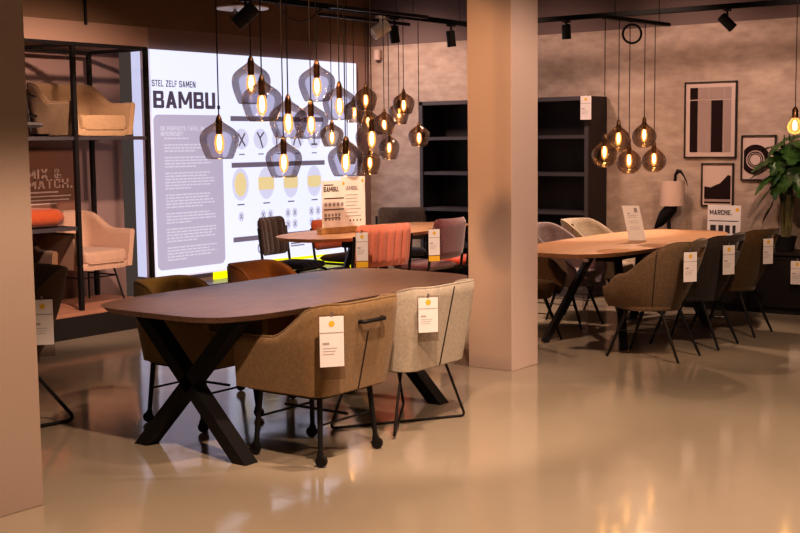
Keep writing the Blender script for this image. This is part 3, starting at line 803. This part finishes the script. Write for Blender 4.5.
def art3(w, h):
    x0, x1 = -w / 2 + .03, w / 2 - .03; W = x1 - x0
    hill = [(x0, .05 + .02), (x1, .05 + .02), (x1, .05 + .24), (x0 + W * .9, .05 + .25), (x0 + W * .6, .05 + .17), (x0 + W * .45, .05 + .155), (x0 + W * .25, .05 + .13), (x0, .05 + .14)]
    return [('print_hill', [hill], M['artdark'], .002), ('print_lake', [rect(x0, .045, x1, .068)], M['artgrey'], .0015), ('print_shore', [rect(x0, .03, x1, .045)], M['artdark'], .002)]
picture('large framed print of dark vertical bars, topmost on the wall', -4.87, -4.35, 1.39, 2.11, art1)
picture('framed print of black rings partly behind the plant leaves', -4.30, -3.97, 1.18, 1.60, art2)
picture('small framed print of a dark hillside by the bird lamp', -4.69, -4.37, .93, 1.34, art3)

# ------------------------------------------------------------------ bird lamp, plant, signs
bl = thing('bird_table_lamp', 'black ibis figure table lamp with pale drum shade on the sideboard', 'lamp', (-4.90, 10.92, .555))
body = bmesh.new()
pts = [(-.17, 0, .16), (-.12, 0, .21), (-.06, 0, .29), (.0, 0, .36), (.025, 0, .43), (.03, 0, .52), (.035, 0, .62), (.04, 0, .68), (.065, 0, .715), (.095, 0, .71)]
tube(body, [Vector(p) for p in pts], [.008, .04, .065, .062, .04, .018, .014, .014, .022, .016], 14)
finish('bird_body', body, M['black'], bl)
finish('beak', tb([(.09, 0, .712), (.12, 0, .675), (.15, 0, .62), (.165, 0, .575)], [.014, .009, .006, .002], 8), M['black'], bl)
for s in (-.02, .02):
    finish('leg', tb([(-.03, s, .27), (-.015, s, .14), (-.02, s, .02)], [.012, .007, .007], 8), M['black'], bl)
finish('base', lt([(.085, 0), (.085, .014), (.078, .02)], 24), M['black'], bl)
sh = bmesh.new(); lathe(sh, [(.108, .385), (.118, .385), (.114, .62), (.105, .62), (.108, .385)], 32, (.01, 0, 0), None, (False, False))
finish('lamp_shade', sh, M['shade'], bl)

pl = thing('potted_plant', 'leafy green potted monstera standing on the sideboard', 'plant', (-3.79, 10.90, .556))
finish('pot', lt([(.075, 0), (.105, .13), (.108, .135), (.098, .135), (.092, .115), (.0001, .112)], 28), M['blackmatte'], pl)
finish('soil', lt([(.09, .11), (.09, .117)], 20), M['soil'], pl)
def leaf_bm(L, W, droop, fold=.12):
    """broad split leaf along +Y, notched margin"""
    bm = bmesh.new(); n = 18; mid = []; Lf = []; Rt = []
    for i in range(n + 1):
        t = i / n
        w = W * (math.sin(PI * t ** .75) ** .7 if 0 < i < n else .0) * (.62 if i % 4 == 3 and i < n - 2 else 1.)
        if i == 0: w = W * .35
        mid.append(bm.verts.new((0, L * t, -droop * t * t * L)))
        back = .22 * L * (1 - t)
        for s, st in ((-1, Lf), (1, Rt)):
            st.append((bm.verts.new((s * w * .5, L * t - back * .3, -droop * t * t * L + fold * w * .5)), bm.verts.new((s * w, L * t - back * .6, -droop * t * t * L + fold * w - .6 * droop * w))))
    for i in range(n):
        for s in (Lf, Rt):
            bm.faces.new((mid[i], s[i][0], s[i + 1][0], mid[i + 1])); bm.faces.new((s[i][0], s[i][1], s[i + 1][1], s[i + 1][0]))
    return bm
random.seed(11)
stems = [(-.03, .0, .50), (.02, -.02, .62), (.05, .02, .45), (-.01, .03, .70), (.035, .0, .78)]
for k, (sx, sy, hh) in enumerate(stems):
    finish('stem', tb([(sx * .6, sy * .6, .11), (sx, sy, .11 + hh * .45), (sx * 1.3, sy * 1.2, .11 + hh * .85)], [.017, .014, .010], 8), M['stem'], pl)
# x, y, z of the leaf base, heading in degrees round the plant, tilt below level, length
ls = [(-.10, -.10, .56, 205, 40, .22), (-.12, -.04, .40, 190, 45, .17), (-.10, -.12, .68, 225, 35, .22), (-.12, -.05, .76, 185, 20, .22), (-.02, -.14, .66, 255, 55, .20), (-.08, -.10, .84, 210, 25, .24), (.04, -.14, .74, 275, 60, .22),
      (.02, -.10, .90, 250, 40, .25), (.10, -.12, .80, 305, 45, .25), (.18, -.08, .74, 340, 30, .25), (.16, -.12, .64, 315, 50, .24), (.20, -.04, .86, 350, 15, .25), (.10, -.10, .95, 285, 28, .27), (-.04, -.02, .95, 170, 5, .22), (.26, -.05, .50, 330, 40, .22),
      (.14, -.10, .99, 320, 10, .24), (.0, -.12, .80, 240, 50, .22), (.03, .0, 1.0, 95, -25, .20), (.0, -.10, .99, 245, 15, .23), (.26, -.06, .93, 330, 25, .25)]
for k, (x, y, z, ang, tilt, L) in enumerate(ls):
    bm = leaf_bm(L, L * .44, random.uniform(.15, .4))
    a = math.radians(ang)
    rot = Matrix.Rotation(a - PI / 2, 4, 'Z') @ Matrix.Rotation(-math.radians(tilt), 4, 'X') @ Matrix.Rotation(random.uniform(-.35, .35), 4, 'Y')
    off = Vector((x, y, z))
    bmesh.ops.transform(bm, matrix=Matrix.Translation(off) @ rot, verts=bm.verts)
    for v in bm.verts: v.co.y = min(v.co.y, .22)
    lf = finish('leaf', bm, M['leaf'], pl, True, 80)
    st = stems[k % 5]
    finish('petiole', tb([(st[0] * 1.2, st[1] * 1.1, .11 + st[2] * .6), (off.x * .6, off.y * .7, max(off.z, .11 + st[2] * .6) + .05), tuple(off)], [.006, .005, .004], 6), M['leaf'], lf)

def stand_sign(label, loc, right, w, h, draw, base=None, lean=.0, name='stand_sign', cat='sign'):
    t = thing(name, label, cat, loc)
    r = Vector(right).normalized(); n = r.cross(Vector((0, 0, 1))); up = (Vector((0, 0, 1)) - n * lean).normalized()
    return t, r, n, up
# two printed boards in an oak block on the table
t, r, n, up = stand_sign('two printed boards lettered BAMBU in an oak holder on the table', (-7.05, 8.52, .762), (.22, 1, 0), .3, .42, None)
ang = math.atan2(r.y, r.x)
finish('holder', bx((0, 0, .028), (.42, .07, .054), .003, Matrix.Rotation(ang, 3, 'Z')), M['oakend'], t, False)
for k, (o, dn, sc, w, h) in enumerate(((-.18, .010, 1., .27, .43), (.055, -.012, 1., .28, .46))):
    org = r * o + n * dn + Vector((0, 0, .045))
    mt = plane_mat(org, r, up)
    bm = bmesh.new(); box(bm, (w / 2, h / 2, -.002), (w, h, .003)); bmesh.ops.transform(bm, matrix=mt, verts=bm.verts)
    bo = finish('board', bm, M['whiteboard'], t, False)
    if k == 0:
        lettering('lettering', 'BAMBU.', .02, h - .10, .19, h - .055, mt, M['print'], bo, .001)
        flat('lettering_small', [rect(.02, h - .045, .13, h - .035)], mt, M['print'], bo, .001)
        flat('divider_bar', [rect(.02, y, .25, y + .010) for y in (h - .165, h - .265)] + [rect(.02, .09, .19, .098)], mt, M['print'], bo, .001)
        ic = []
        for i in range(5): ic += [ell(.04 + i * .047, h - .215, .016, .018, 12), ell(.04 + i * .038, h - .31, .014, .016, 12), ell(.04 + i * .038, h - .345, .014, .016, 12)]
        flat('icon_rows', ic, mt, M['printgrey'], bo, .001)
        flat('yellow_sticker', [ell(w - .025, h - .03, .013, .017, 16)], mt, M['yellow'], bo, .001)
    else:
        lettering('lettering', 'BAMBU.', .03, h - .125, .20, h - .085, mt, M['printgrey'], bo, .001)
        flat('fine_lettering', [rect(.05, h - .17 - i * .032, .05 + random.uniform(.12, .19), h - .164 - i * .032) for i in range(7)], mt, M['printgrey'], bo, .001)
        flat('icon_rows', [ell(.10 + i * .04, .06, .008, .01, 10) for i in range(4)], mt, M['print'], bo, .001)
        flat('yellow_sticker', [ell(w - .03, h - .04, .012, .017, 16)], mt, M['yellow'], bo, .001)

# leaning white menu sign on the oak table
t, r, n, up = stand_sign('white acrylic leaning menu sign on the oak table by the pillar', (-4.29, 8.93, .771), (.85, .53, 0), .15, .3, None, lean=.12)
mt = plane_mat(-r * .075, r, (up + r * -.17).normalized())
mt = plane_mat(-r * .068, r, up)
for rw in range(3): pass
sk = Matrix.Identity(4); sk[0][1] = -.20                     # the sheet stands askew, as in the photo
mt = mt @ sk
bm = bmesh.new(); box(bm, (.068, .14, -.002), (.136, .28, .004)); bmesh.ops.transform(bm, matrix=mt, verts=bm.verts)
bo = finish('sheet', bm, M['whiteboard'], t, False)
bm = bmesh.new(); box(bm, (.068, -.002, -.03), (.136, .005, .07)); bmesh.ops.transform(bm, matrix=mt, verts=bm.verts)
finish('foot', bm, M['clear'], t, False)
ln = []
for z in (.20, .185, .155, .14, .105, .09):
    x = .03
    while x < .10: ww = random.uniform(.006, .016); ln.append(rect(x, z, x + ww, z + .004)); x += ww + .006
flat('fine_lettering', ln + [rect(.03, .215, .05, .222)], mt, M['printgrey'], bo, .001)
flat('printed_square', [rect(.088, .225, .112, .262)], mt, M['printgrey'], bo, .001)

# MARCHE sign on the sideboard
t = thing('shelf_sign', 'white sign lettered MARCHE standing on the sideboard', 'sign', (-4.355, 10.86, .556))
mt = plane_mat((-.16, 0, .012), (1, 0, 0), (0, .05, 1))
bm = bmesh.new(); box(bm, (.16, .195, -.002), (.32, .39, .004)); bmesh.ops.transform(bm, matrix=mt, verts=bm.verts)
bo = finish('board', bm, M['white'], t, False)
finish('foot', bx((0, .01, .006), (.2, .08, .011)), M['clear'], t, False)
lettering('lettering', 'MARCHE.', .02, .30, .235, .345, mt, M['print'], bo, .001)
flat('divider_bar', [rect(.02, .24, .30, .248)], mt, M['print'], bo, .001)
flat('sample_squares', [rect(.03, .13, .085, .205), rect(.11, .13, .155, .205), rect(.175, .13, .22, .205), rect(.245, .13, .275, .205)], mt, M['print'], bo, .001)
flat('yellow_sticker', [ell(.285, .35, .018, .018, 18)], mt, M['yellow'], bo, .001)

# ------------------------------------------------------------------ price tags
def price_tag(label, p, nrm, w=.12, h=.30, band=False):
    """clear sleeve with a white card, hung from its top edge at p"""
    n = Vector((nrm[0], nrm[1], 0)).normalized(); r = Vector((-n.y, n.x, 0))
    t = thing('price_tag', label, 'price tag', p, 0, 'price tags hung on the furniture')
    mt = plane_mat((0, 0, 0), r, (0, 0, 1))
    def slab(x0, y0, x1, y1, th, z):
        bm = bmesh.new(); box(bm, ((x0 + x1) / 2, (y0 + y1) / 2, z), (x1 - x0, y1 - y0, th)); bmesh.ops.transform(bm, matrix=mt, verts=bm.verts); return bm
    finish('sleeve', slab(-w / 2, -h, w / 2, 0, .0015, 0), M['clear'], t, False)
    c = finish('card', slab(-w / 2 + .004, -h * .80, w / 2 - .004, -.008, .002, .0022), M['white'], t, False)
    flat('yellow_sticker', [ell(0, -h * .14, .0145, .0145, 20)], mt, M['yellow'], c, .0042)
    flat('fine_lettering', [rect(-w / 2 + .006, -h * .285, w / 2 - .006, -h * .27), rect(-w * .36, -h * .46, -w * .1, -h * .425)] + [rect(-w * .36, -h * (.52 + .045 * i), w * (.2 - .06 * i), -h * (.51 + .045 * i)) for i in range(3)], mt, M['printgrey'], c, .004)
    if band: flat('yellow_band', [rect(-w / 2 + .004, -h * .98, w / 2 - .004, -h * .82)], mt, M['yellow'], t, .003)
    flat('hook', [rect(-.006, -.01, .006, .012)], mt, M['silver'], t, .004)
    return t
price_tag('white price tag on the camel armchair back', (-3.66, 4.365, .775), (.80, -.60), .125, .31)
price_tag('white price tag on the cream armchair back', (-3.675, 5.17, .775), (.80, -.60), .115, .24)
price_tag('white price tag on the khaki bucket chair nearest the pillar', (-3.44, 7.99, .80), (.85, -.55), .115, .27)
price_tag('white price tag on the charcoal bucket chair', (-3.42, 8.64, .80), (.85, -.55), .11, .28)
price_tag('white price tag on the mocha bucket chair by the sideboard', (-3.39, 9.37, .80), (.85, -.55), .10, .26)
price_tag('white price tag with yellow band on the coral chair', (-6.17, 7.76, .855), (.85, -.55), .11, .30, True)
price_tag('white price tag with yellow band on the mauve chair', (-6.225, 8.86, .81), (.85, -.55), .115, .30, True)
price_tag('white price tag hung on the bookcase front', (-5.72, 10.735, 2.01), (.3, -.95), .115, .30)
price_tag('white price tag on the sideboard door below the plant', (-3.60, 10.69, .50), (.2, -.98), .12, .27)
price_tag('white price tag on the dark leather shell chair', (-5.50, 4.12, .755), (.75, -.66), .12, .32)
price_tag('white price tag under the oak table on the mauve grey chair', (-5.42, 9.02, .55), (.6, -.8), .10, .26, True)
price_tag('white price tag under the oak table on the oatmeal chair', (-5.42, 9.72, .55), (.6, -.8), .10, .26, True)
st_ = thing('plastic_strip', 'clear plastic tag strip hanging from the oak table end', 'tag', (-4.12, 7.74, .725))
finish('strip', bx((0, 0, -.26), (.05, .003, .52)), M['clear'], st_, False)
finish('clip', bx((0, .005, -.005), (.04, .012, .02)), M['silver'], st_, False)

# ------------------------------------------------------------------ ceiling tracks and spots
def track(label, a, b):
    t = thing('lighting_track', label, 'lighting track', ((a[0] + b[0]) / 2, (a[1] + b[1]) / 2, a[2]))
    c = Vector(t.location); a, b = Vector(a) - c, Vector(b) - c
    finish('rail', bar(bmesh.new(), a, b, .045, .044), M['railblack'], t, False)
    d = (b - a)
    for q in (.04, .35, .66, .96):
        p = a + d * q; finish('suspension_wire', tb([p, (p.x, p.y, HC - c.z)], .0022, 6), M['black'], t)
    return t
ZT = 2.70
track('long black ceiling track running along the lit sign side', (-6.64, 5.2, ZT), (-6.64, 10.10, ZT))
track('long black ceiling track running along the concrete wall', (-6.60, 10.14, ZT), (-2.4, 10.30, ZT))

SPOT_LIGHTS = []
def spot(label, p, d, m=None, L=.15, r=.042):
    m = m or M['black']; d = Vector(d).normalized()
    t = thing('track_spotlight', label, 'spotlight', p, 0, 'spotlights on the ceiling tracks')
    finish('lamp_body', lt([(r * .9, -L * .5), (r, -L * .47), (r, L * .5), (r * .82, L * .5), (r * .78, L * .42)], 24, (0, 0, 0), d), m, t)
    q = Vector((0, 0, ZT - .017 - p[2]))
    finish('arm', tb([(0, 0, r * .5), tuple(q)], .011, 8), m, t)
    finish('adapter', bx(tuple(q + Vector((0, 0, -.012))), (.04, .10, .024), .003), m, t, False)
    finish('lens', lt([(r * .78, 0), (r * .78, .004)], 24, d * L * .40, d), M['whitelamp'], t)
    return t
spot('black spotlight nearest the hanging disc lamp, tilted', (-6.64, 6.96, 2.555), (-.55, -.40, -.60), L=.20, r=.058)
spot('black spotlight beside the white one', (-6.64, 8.86, 2.53), (.1, .1, -1))
spot('white spotlight on the track above the oak table', (-6.64, 8.66, 2.56), (-.45, -.6, -.45), M['whitelamp'], .16, .055)
spot('black spotlight close to the pillar on the sign side track', (-6.64, 9.76, 2.545), (.05, .1, -1))
spot('black spotlight close to the pillar on the concrete wall track', (-5.63, 10.177, 2.575), (0, .1, -1), L=.135)
spot('black spotlight tilted toward the framed prints', (-4.10, 10.236, 2.565), (.6, .2, -.65))

# disc lamp with glass bulbs
dl = thing('disc_pendant', 'white flat disc ceiling pendant with two glass globes', 'lamp', (-7.80, 8.13, 2.78))
finish('disc', lt([(.05, .012), (.235, .0), (.24, .006), (.235, .014), (.05, .03)], 40), M['whitelamp'], dl)
finish('canopy', lt([(.10, .028), (.10, .045), (.03, .05)], 24), M['brass'], dl)
finish('cord', tb([(0, 0, .045), (0, 0, HC - 2.78)], .005, 6), M['black'], dl)
for x in (-.09, .10):
    g = finish('glass_globe', lt([(.012, -.008), (.03, -.02), (.045, -.055), (.036, -.09), (.012, -.105)], 18, (x, 0, 0)), M['clear'], dl)
    finish('lamp_holder', lt([(.014, -.03), (.014, .005)], 10, (x, 0, 0)), M['silver'], g)
# suspension rod and sensor box
rd = finish('suspension_rod', tb([(-8.70, 7.10, 2.63), (-8.70, 7.10, HC - .002)], .014, 8), M['black']); tag(rd, 'dark rod running up the wall above the rack', 'rod')
dt = thing('wall_sensor', 'small beige cylindrical sensor high in the wall corner', 'sensor', (-8.55, 11.08, 2.50))
finish('body', lt([(.036, 0), (.04, .008), (.04, .10), (.036, .11)], 20), M['shade'], dt)
finish('bracket', bx((0, .045, .055), (.05, .05, .07), .004), M['shade'], dt, False)

# ------------------------------------------------------------------ pendants
VASE = [(.015, .212), (.017, .207), (.023, .199), (.038, .188), (.058, .175), (.078, .160), (.092, .143), (.099, .124), (.100, .106), (.097, .084), (.089, .055), (.079, .028), (.071, .009), (.065, .001), (.058, .004)]
DROP = [(.013, .235), (.015, .222), (.019, .208), (.030, .194), (.051, .178), (.073, .157), (.090, .130), (.098, .100), (.096, .074), (.086, .046), (.068, .022), (.046, .005), (.038, .001), (.032, .004)]
def pendant(label, x, y, zb, zt, group, prof=VASE, glass='smoke', top=ZT, rs=1., anchor=None):
    h0 = prof[0][1]; k = (zt - zb) / h0
    t = thing('glass_pendant', label, 'pendant lamp', (x, y, zb), random.uniform(0, 6), group)
    pr = [(r * rs, z * k) for r, z in prof]
    bm = lt(pr, 36, (0, 0, 0), None, (False, False))
    finish('glass_shade', bm, M[glass], t, True, 80)
    H = pr[0][1]
    finish('lamp_holder', lt([(.004, H + .028), (.008, H + .022), (.015, H + .006), (.0165, H - .01), (.0165, H - .070), (.013, H - .074)], 16), M['brass'], t)
    b = finish('bulb', lt([(.011, H - .066), (.021, H - .085), (.026, H - .118), (.022, H - .150), (.010, H - .170), (.001, H - .172)], 14), M['amber'], t)
    finish('filament', lt([(.003, H - .076), (.0095, H - .088), (.0125, H - .117), (.0095, H - .146), (.003, H - .156)], 10), M['filament'], b)
    q = Vector((0, 0, top - zb))
    pts = [Vector((0, 0, H + .02)), q]
    if anchor: pts = [Vector((0, 0, H + .02)), q - Vector((0, 0, .06)), Vector((anchor[0] - x, anchor[1] - y, top - zb))]
    t.rotation_euler = (0, 0, 0)
    finish('cord', tb(pts, .0032, 6), M['black'], t)
    return t
GA, GB, GC = 'smoked pendants over the dark table', 'smoked pendants over the table before the lit sign', 'bronze pendants over the oak table by the pillar'
TA = 2.62
A = [('smoked pendant over the dark table, set apart beside the word BAMBU', -4.50, 4.50, 1.50, 1.70), ('topmost smoked pendant beside the word BAMBU, another overlapping its base', -4.40, 4.64, 1.78, 2.00), ('smoked pendant overlapping the base of the topmost one by BAMBU', -4.16, 4.46, 1.685, 1.886),
     ('lowest smoked pendant over the middle of the dark table', -4.52, 5.01, 1.39, 1.59), ('smoked pendant directly above the lowest one', -4.24, 4.74, 1.60, 1.80), ('high smoked pendant alone before the upper part of the lit sign', -4.35, 5.10, 1.80, 2.00),
     ('smoked pendant hanging straight below the high lone one', -4.62, 5.36, 1.60, 1.80), ('smoked pendant before the top corner of the lit sign', -4.63, 5.63, 1.71, 1.91), ('low smoked pendant just above the printed boards on the table', -4.32, 5.30, 1.39, 1.585), ('smoked pendant at the far end of the dark table, largest by the wall corner', -4.61, 5.91, 1.49, 1.715)]
for l, x, y, zb, zt in A: pendant(l, x, y, zb, zt, GA, top=TA)
B = [('small pendant far behind, low beside the printed boards', -6.481, 7.778, 1.543, 1.737), ('small high pendant before the wall corner, one to the sign side', -6.461, 8.208, 1.838, 2.048), ('small pendant low in the shadow of the high one before the lit sign edge', -6.950, 8.658, 1.752, 1.964), ('small pendant midway down between wall corner and bookcase', -6.450, 8.446, 1.637, 1.837),
     ('topmost small pendant before the bare concrete, nearest the bookcase top', -6.437, 8.714, 1.817, 2.013), ('small pendant tucked under the topmost one by the bookcase', -6.950, 9.335, 1.740, 1.963), ('small pendant hanging alone before the bookcase edge', -6.427, 8.927, 1.533, 1.727), ('small pendant low before the bare concrete, lower than its neighbours', -6.950, 9.174, 1.411, 1.641),
     ('lowest small pendant above the grey taupe chair', -6.720, 8.584, 1.290, 1.512), ('small pendant half hidden behind the largest one by the corner', -6.950, 8.859, 1.679, 1.873), ('small pendant mostly hidden behind the low one above the boards', -6.950, 8.553, 1.380, 1.600)]
for l, x, y, zb, zt in B: pendant(l, x, y, zb, zt, GB, top=2.665, glass='smokebrown', rs=.97, anchor=(-6.95, y + .12) if abs(x + 6.72) < .01 else None)
C_ = [('bronze pendant hanging closest to the bookcase', -4.340, 8.446, 1.366, 1.599), ('bronze pendant, higher of two on the bookcase side', -4.321, 8.642, 1.481, 1.702), ('lowest middle bronze pendant of the five', -4.306, 8.797, 1.307, 1.531), ('bronze pendant, highest on the framed prints side', -4.284, 9.018, 1.507, 1.727), ('bronze pendant hanging closest to the bird lamp', -4.269, 9.172, 1.312, 1.535)]
for l, x, y, zb, zt in C_: pendant(l, x, y, zb, zt, GC, DROP, 'smokebrown', top=2.48)

def canopy(label, a, b, z, wires):
    t = thing('pendant_canopy', label, 'ceiling bar', ((a[0] + b[0]) / 2, (a[1] + b[1]) / 2, z))
    c = Vector(t.location); A_, B_ = Vector((*a, z)) - c, Vector((*b, z)) - c
    finish('bar', bar(bmesh.new(), A_, B_, wires, .028), M['black'], t, False)
    for q in (.15, .85):
        p = A_.lerp(B_, q); finish('suspension_wire', tb([p, (p.x, p.y, HC - z)], .003, 6), M['black'], t)
    return t
canopy('black ceiling bar carrying the pendants over the dark table', (-4.40, 4.35), (-4.40, 6.05), 2.635, .62)
canopy('black ceiling bar carrying the pendants before the lit sign', (-6.48, 7.78), (-6.42, 9.05), 2.68, .05)
canopy('thin black ceiling bar behind the track, nearer the lit sign', (-6.95, 8.20), (-6.95, 9.50), 2.68, .04)
canopy('short black ceiling bar carrying the five bronze pendants', (-4.34, 8.44), (-4.25, 9.37), 2.495, .05)
cb = finish('power_cord', tb(fillet([(-6.64, 7.30, 2.68), (-6.64, 7.45, 2.56), (-6.64, 7.66, 2.55), (-6.64, 7.86, 2.68)], .12, 8), .006, 8), M['black']); tag(cb, 'black cord sagging from the ceiling track by the lit sign', 'cord')
cl = finish('cable_coil', tb([(-4.32 + .072 * math.cos(a) * .8, 8.86 + .072 * math.cos(a) * .6, 2.395 + .072 * math.sin(a)) for a in [2 * PI * i / 28 for i in range(28)]], .009, 8, True), M['black'])
tag(cl, 'coiled black cable hanging under the short ceiling bar', 'cable')

# lone bare globe bulb by the plant
gb = thing('bulb_pendant', 'bare globe bulb pendant with brass holder above the plant', 'pendant lamp', (-3.26, 9.55, 1.60))
finish('glass_globe', lt([(.018, .135), (.03, .115), (.052, .085), (.06, .055), (.05, .022), (.025, .004), (.001, .0)], 24), M['amber'], gb)
finish('filament', lt([(.004, .03), (.014, .04), (.016, .07), (.014, .095), (.004, .105)], 10), M['filament'], gb)
finish('lamp_holder', lt([(.004, .215), (.014, .205), (.023, .19), (.025, .13), (.02, .125)], 16), M['brass'], gb)
finish('cord', tb([(0, 0, .21), (0, 0, HC - 1.60)], .0032, 6), M['black'], gb)

# ------------------------------------------------------------------ lights
def lamp(kind, name, loc, energy, col, target=None, **kw):
    d = bpy.data.lights.new(name, kind); d.energy = energy; d.color = col
    for k, v in kw.items(): setattr(d, k, v)
    o = bpy.data.objects.new(name, d); COL.objects.link(o); o.location = loc
    if target is not None:
        o.rotation_euler = (Vector(target) - Vector(loc)).to_track_quat('-Z', 'Y').to_euler()
    return o
WARM = (1., .64, .40); WARM2 = (1., .68, .49); PINK = (1., .67, .54); ORANGE = (1., .51, .25)
# shop spots over the open floor in front
lamp('SPOT', 'spot_floor', (-2.0, 3.0, 3.35), 560, WARM2, (-2.3, 3.2, 0), spot_size=math.radians(100), spot_blend=.25, shadow_soft_size=.06)
lamp('SPOT', 'spot_floor', (-0.8, 6.6, 3.35), 330, WARM2, (-1.5, 6.0, 0), spot_size=math.radians(95), spot_blend=.5, shadow_soft_size=.1)
lamp('SPOT', 'spot_dark_table', (-2.6, 4.4, 3.3), 300, WARM2, (-4.2, 5.4, .7), spot_size=math.radians(56), spot_blend=.5, shadow_soft_size=.06)
lamp('SPOT', 'spot_pillar', (-4.9, 4.0, 2.7), 250, ORANGE, (-4.5, 7.1, 1.5), spot_size=math.radians(46), spot_blend=.8, shadow_soft_size=.1)
lamp('SPOT', 'spot_pillar', (-1.8, 6.6, 3.2), 270, PINK, (-4.4, 7.2, 1.2), spot_size=math.radians(50), spot_blend=.7, shadow_soft_size=.1)
# over the oak tables
lamp('SPOT', 'spot_oak_table', (-4.75, 10.05, 2.6), 160, WARM2, (-4.5, 8.9, .7), spot_size=math.radians(85), spot_blend=.35, shadow_soft_size=.03)
lamp('SPOT', 'spot_oak_floor', (-5.35, 10.2, 2.62), 170, PINK, (-5.45, 9.6, 0), spot_size=math.radians(64), spot_blend=.3, shadow_soft_size=.04)
lamp('SPOT', 'spot_oak_chairs', (-1.8, 6.4, 3.2), 320, WARM2, (-3.9, 9.0, .8), spot_size=math.radians(48), spot_blend=.7, shadow_soft_size=.08)
lamp('SPOT', 'spot_sign_table', (-6.5, 9.6, 2.45), 110, WARM2, (-6.9, 9.1, .7), spot_size=math.radians(90), spot_blend=.5, shadow_soft_size=.05)
lamp('SPOT', 'spot_sign_table', (-5.6, 6.6, 2.9), 380, WARM2, (-6.5, 8.5, .8), spot_size=math.radians(52), spot_blend=.6, shadow_soft_size=.05)
# washing the concrete wall
for x, e in ((-7.9, 185), (-6.2, 90), (-4.7, 112), (-3.2, 84)):
    lamp('SPOT', 'spot_wall', (x, 9.4, 3.0), e, PINK, (x - .1, 11.1, 1.75), spot_size=math.radians(80), spot_blend=.8, shadow_soft_size=.12)
# rack and the wall above it
lamp('SPOT', 'spot_rack', (-6.0, 5.4, 2.9), 400, PINK, (-8.7, 6.7, 1.15), spot_size=math.radians(62), spot_blend=.6, shadow_soft_size=.05)
lamp('SPOT', 'spot_rack', (-5.4, 6.0, 1.9), 150, PINK, (-9., 6.6, 1.0), spot_size=math.radians(44), spot_blend=.7, shadow_soft_size=.05)  # unseen low spot added to fill the shadowed alcove
# soft room fill
lamp('AREA', 'fill_ceiling', (-3.5, 5.0, 3.38), 34, WARM2, (-3.5, 5.0, 0), shape='RECTANGLE', size=7., size_y=9.)
w = bpy.data.worlds.new('world'); scn.world = w; w.use_nodes = True
w.node_tree.nodes['Background'].inputs[0].default_value = (.9, .68, .6, 1); w.node_tree.nodes['Background'].inputs[1].default_value = .07

# ------------------------------------------------------------------ camera
cd = bpy.data.cameras.new('camera'); cam = bpy.data.objects.new('camera', cd); COL.objects.link(cam)
cd.sensor_fit = 'HORIZONTAL'; cd.sensor_width = 36.; cd.lens = 1223. / 800. * 36.; cd.clip_start = .05
cam.matrix_world = Matrix(((0.802337, -0.051779, 0.594621, 0.0), (0.596765, 0.088362, -0.797536, 0.0), (-0.011247, 0.994742, 0.101796, 1.58), (0, 0, 0, 1)))
scn.camera = cam
scn.view_settings.view_transform = 'Standard'; scn.view_settings.look = 'Medium High Contrast'; scn.view_settings.exposure = 0.; scn.view_settings.gamma = 1.
try:
    scn.cycles.use_denoising = True; scn.cycles.max_bounces = 8; scn.cycles.transparent_max_bounces = 24
    scn.cycles.caustics_reflective = False; scn.cycles.caustics_refractive = False; scn.cycles.sample_clamp_indirect = 4.
except Exception: pass
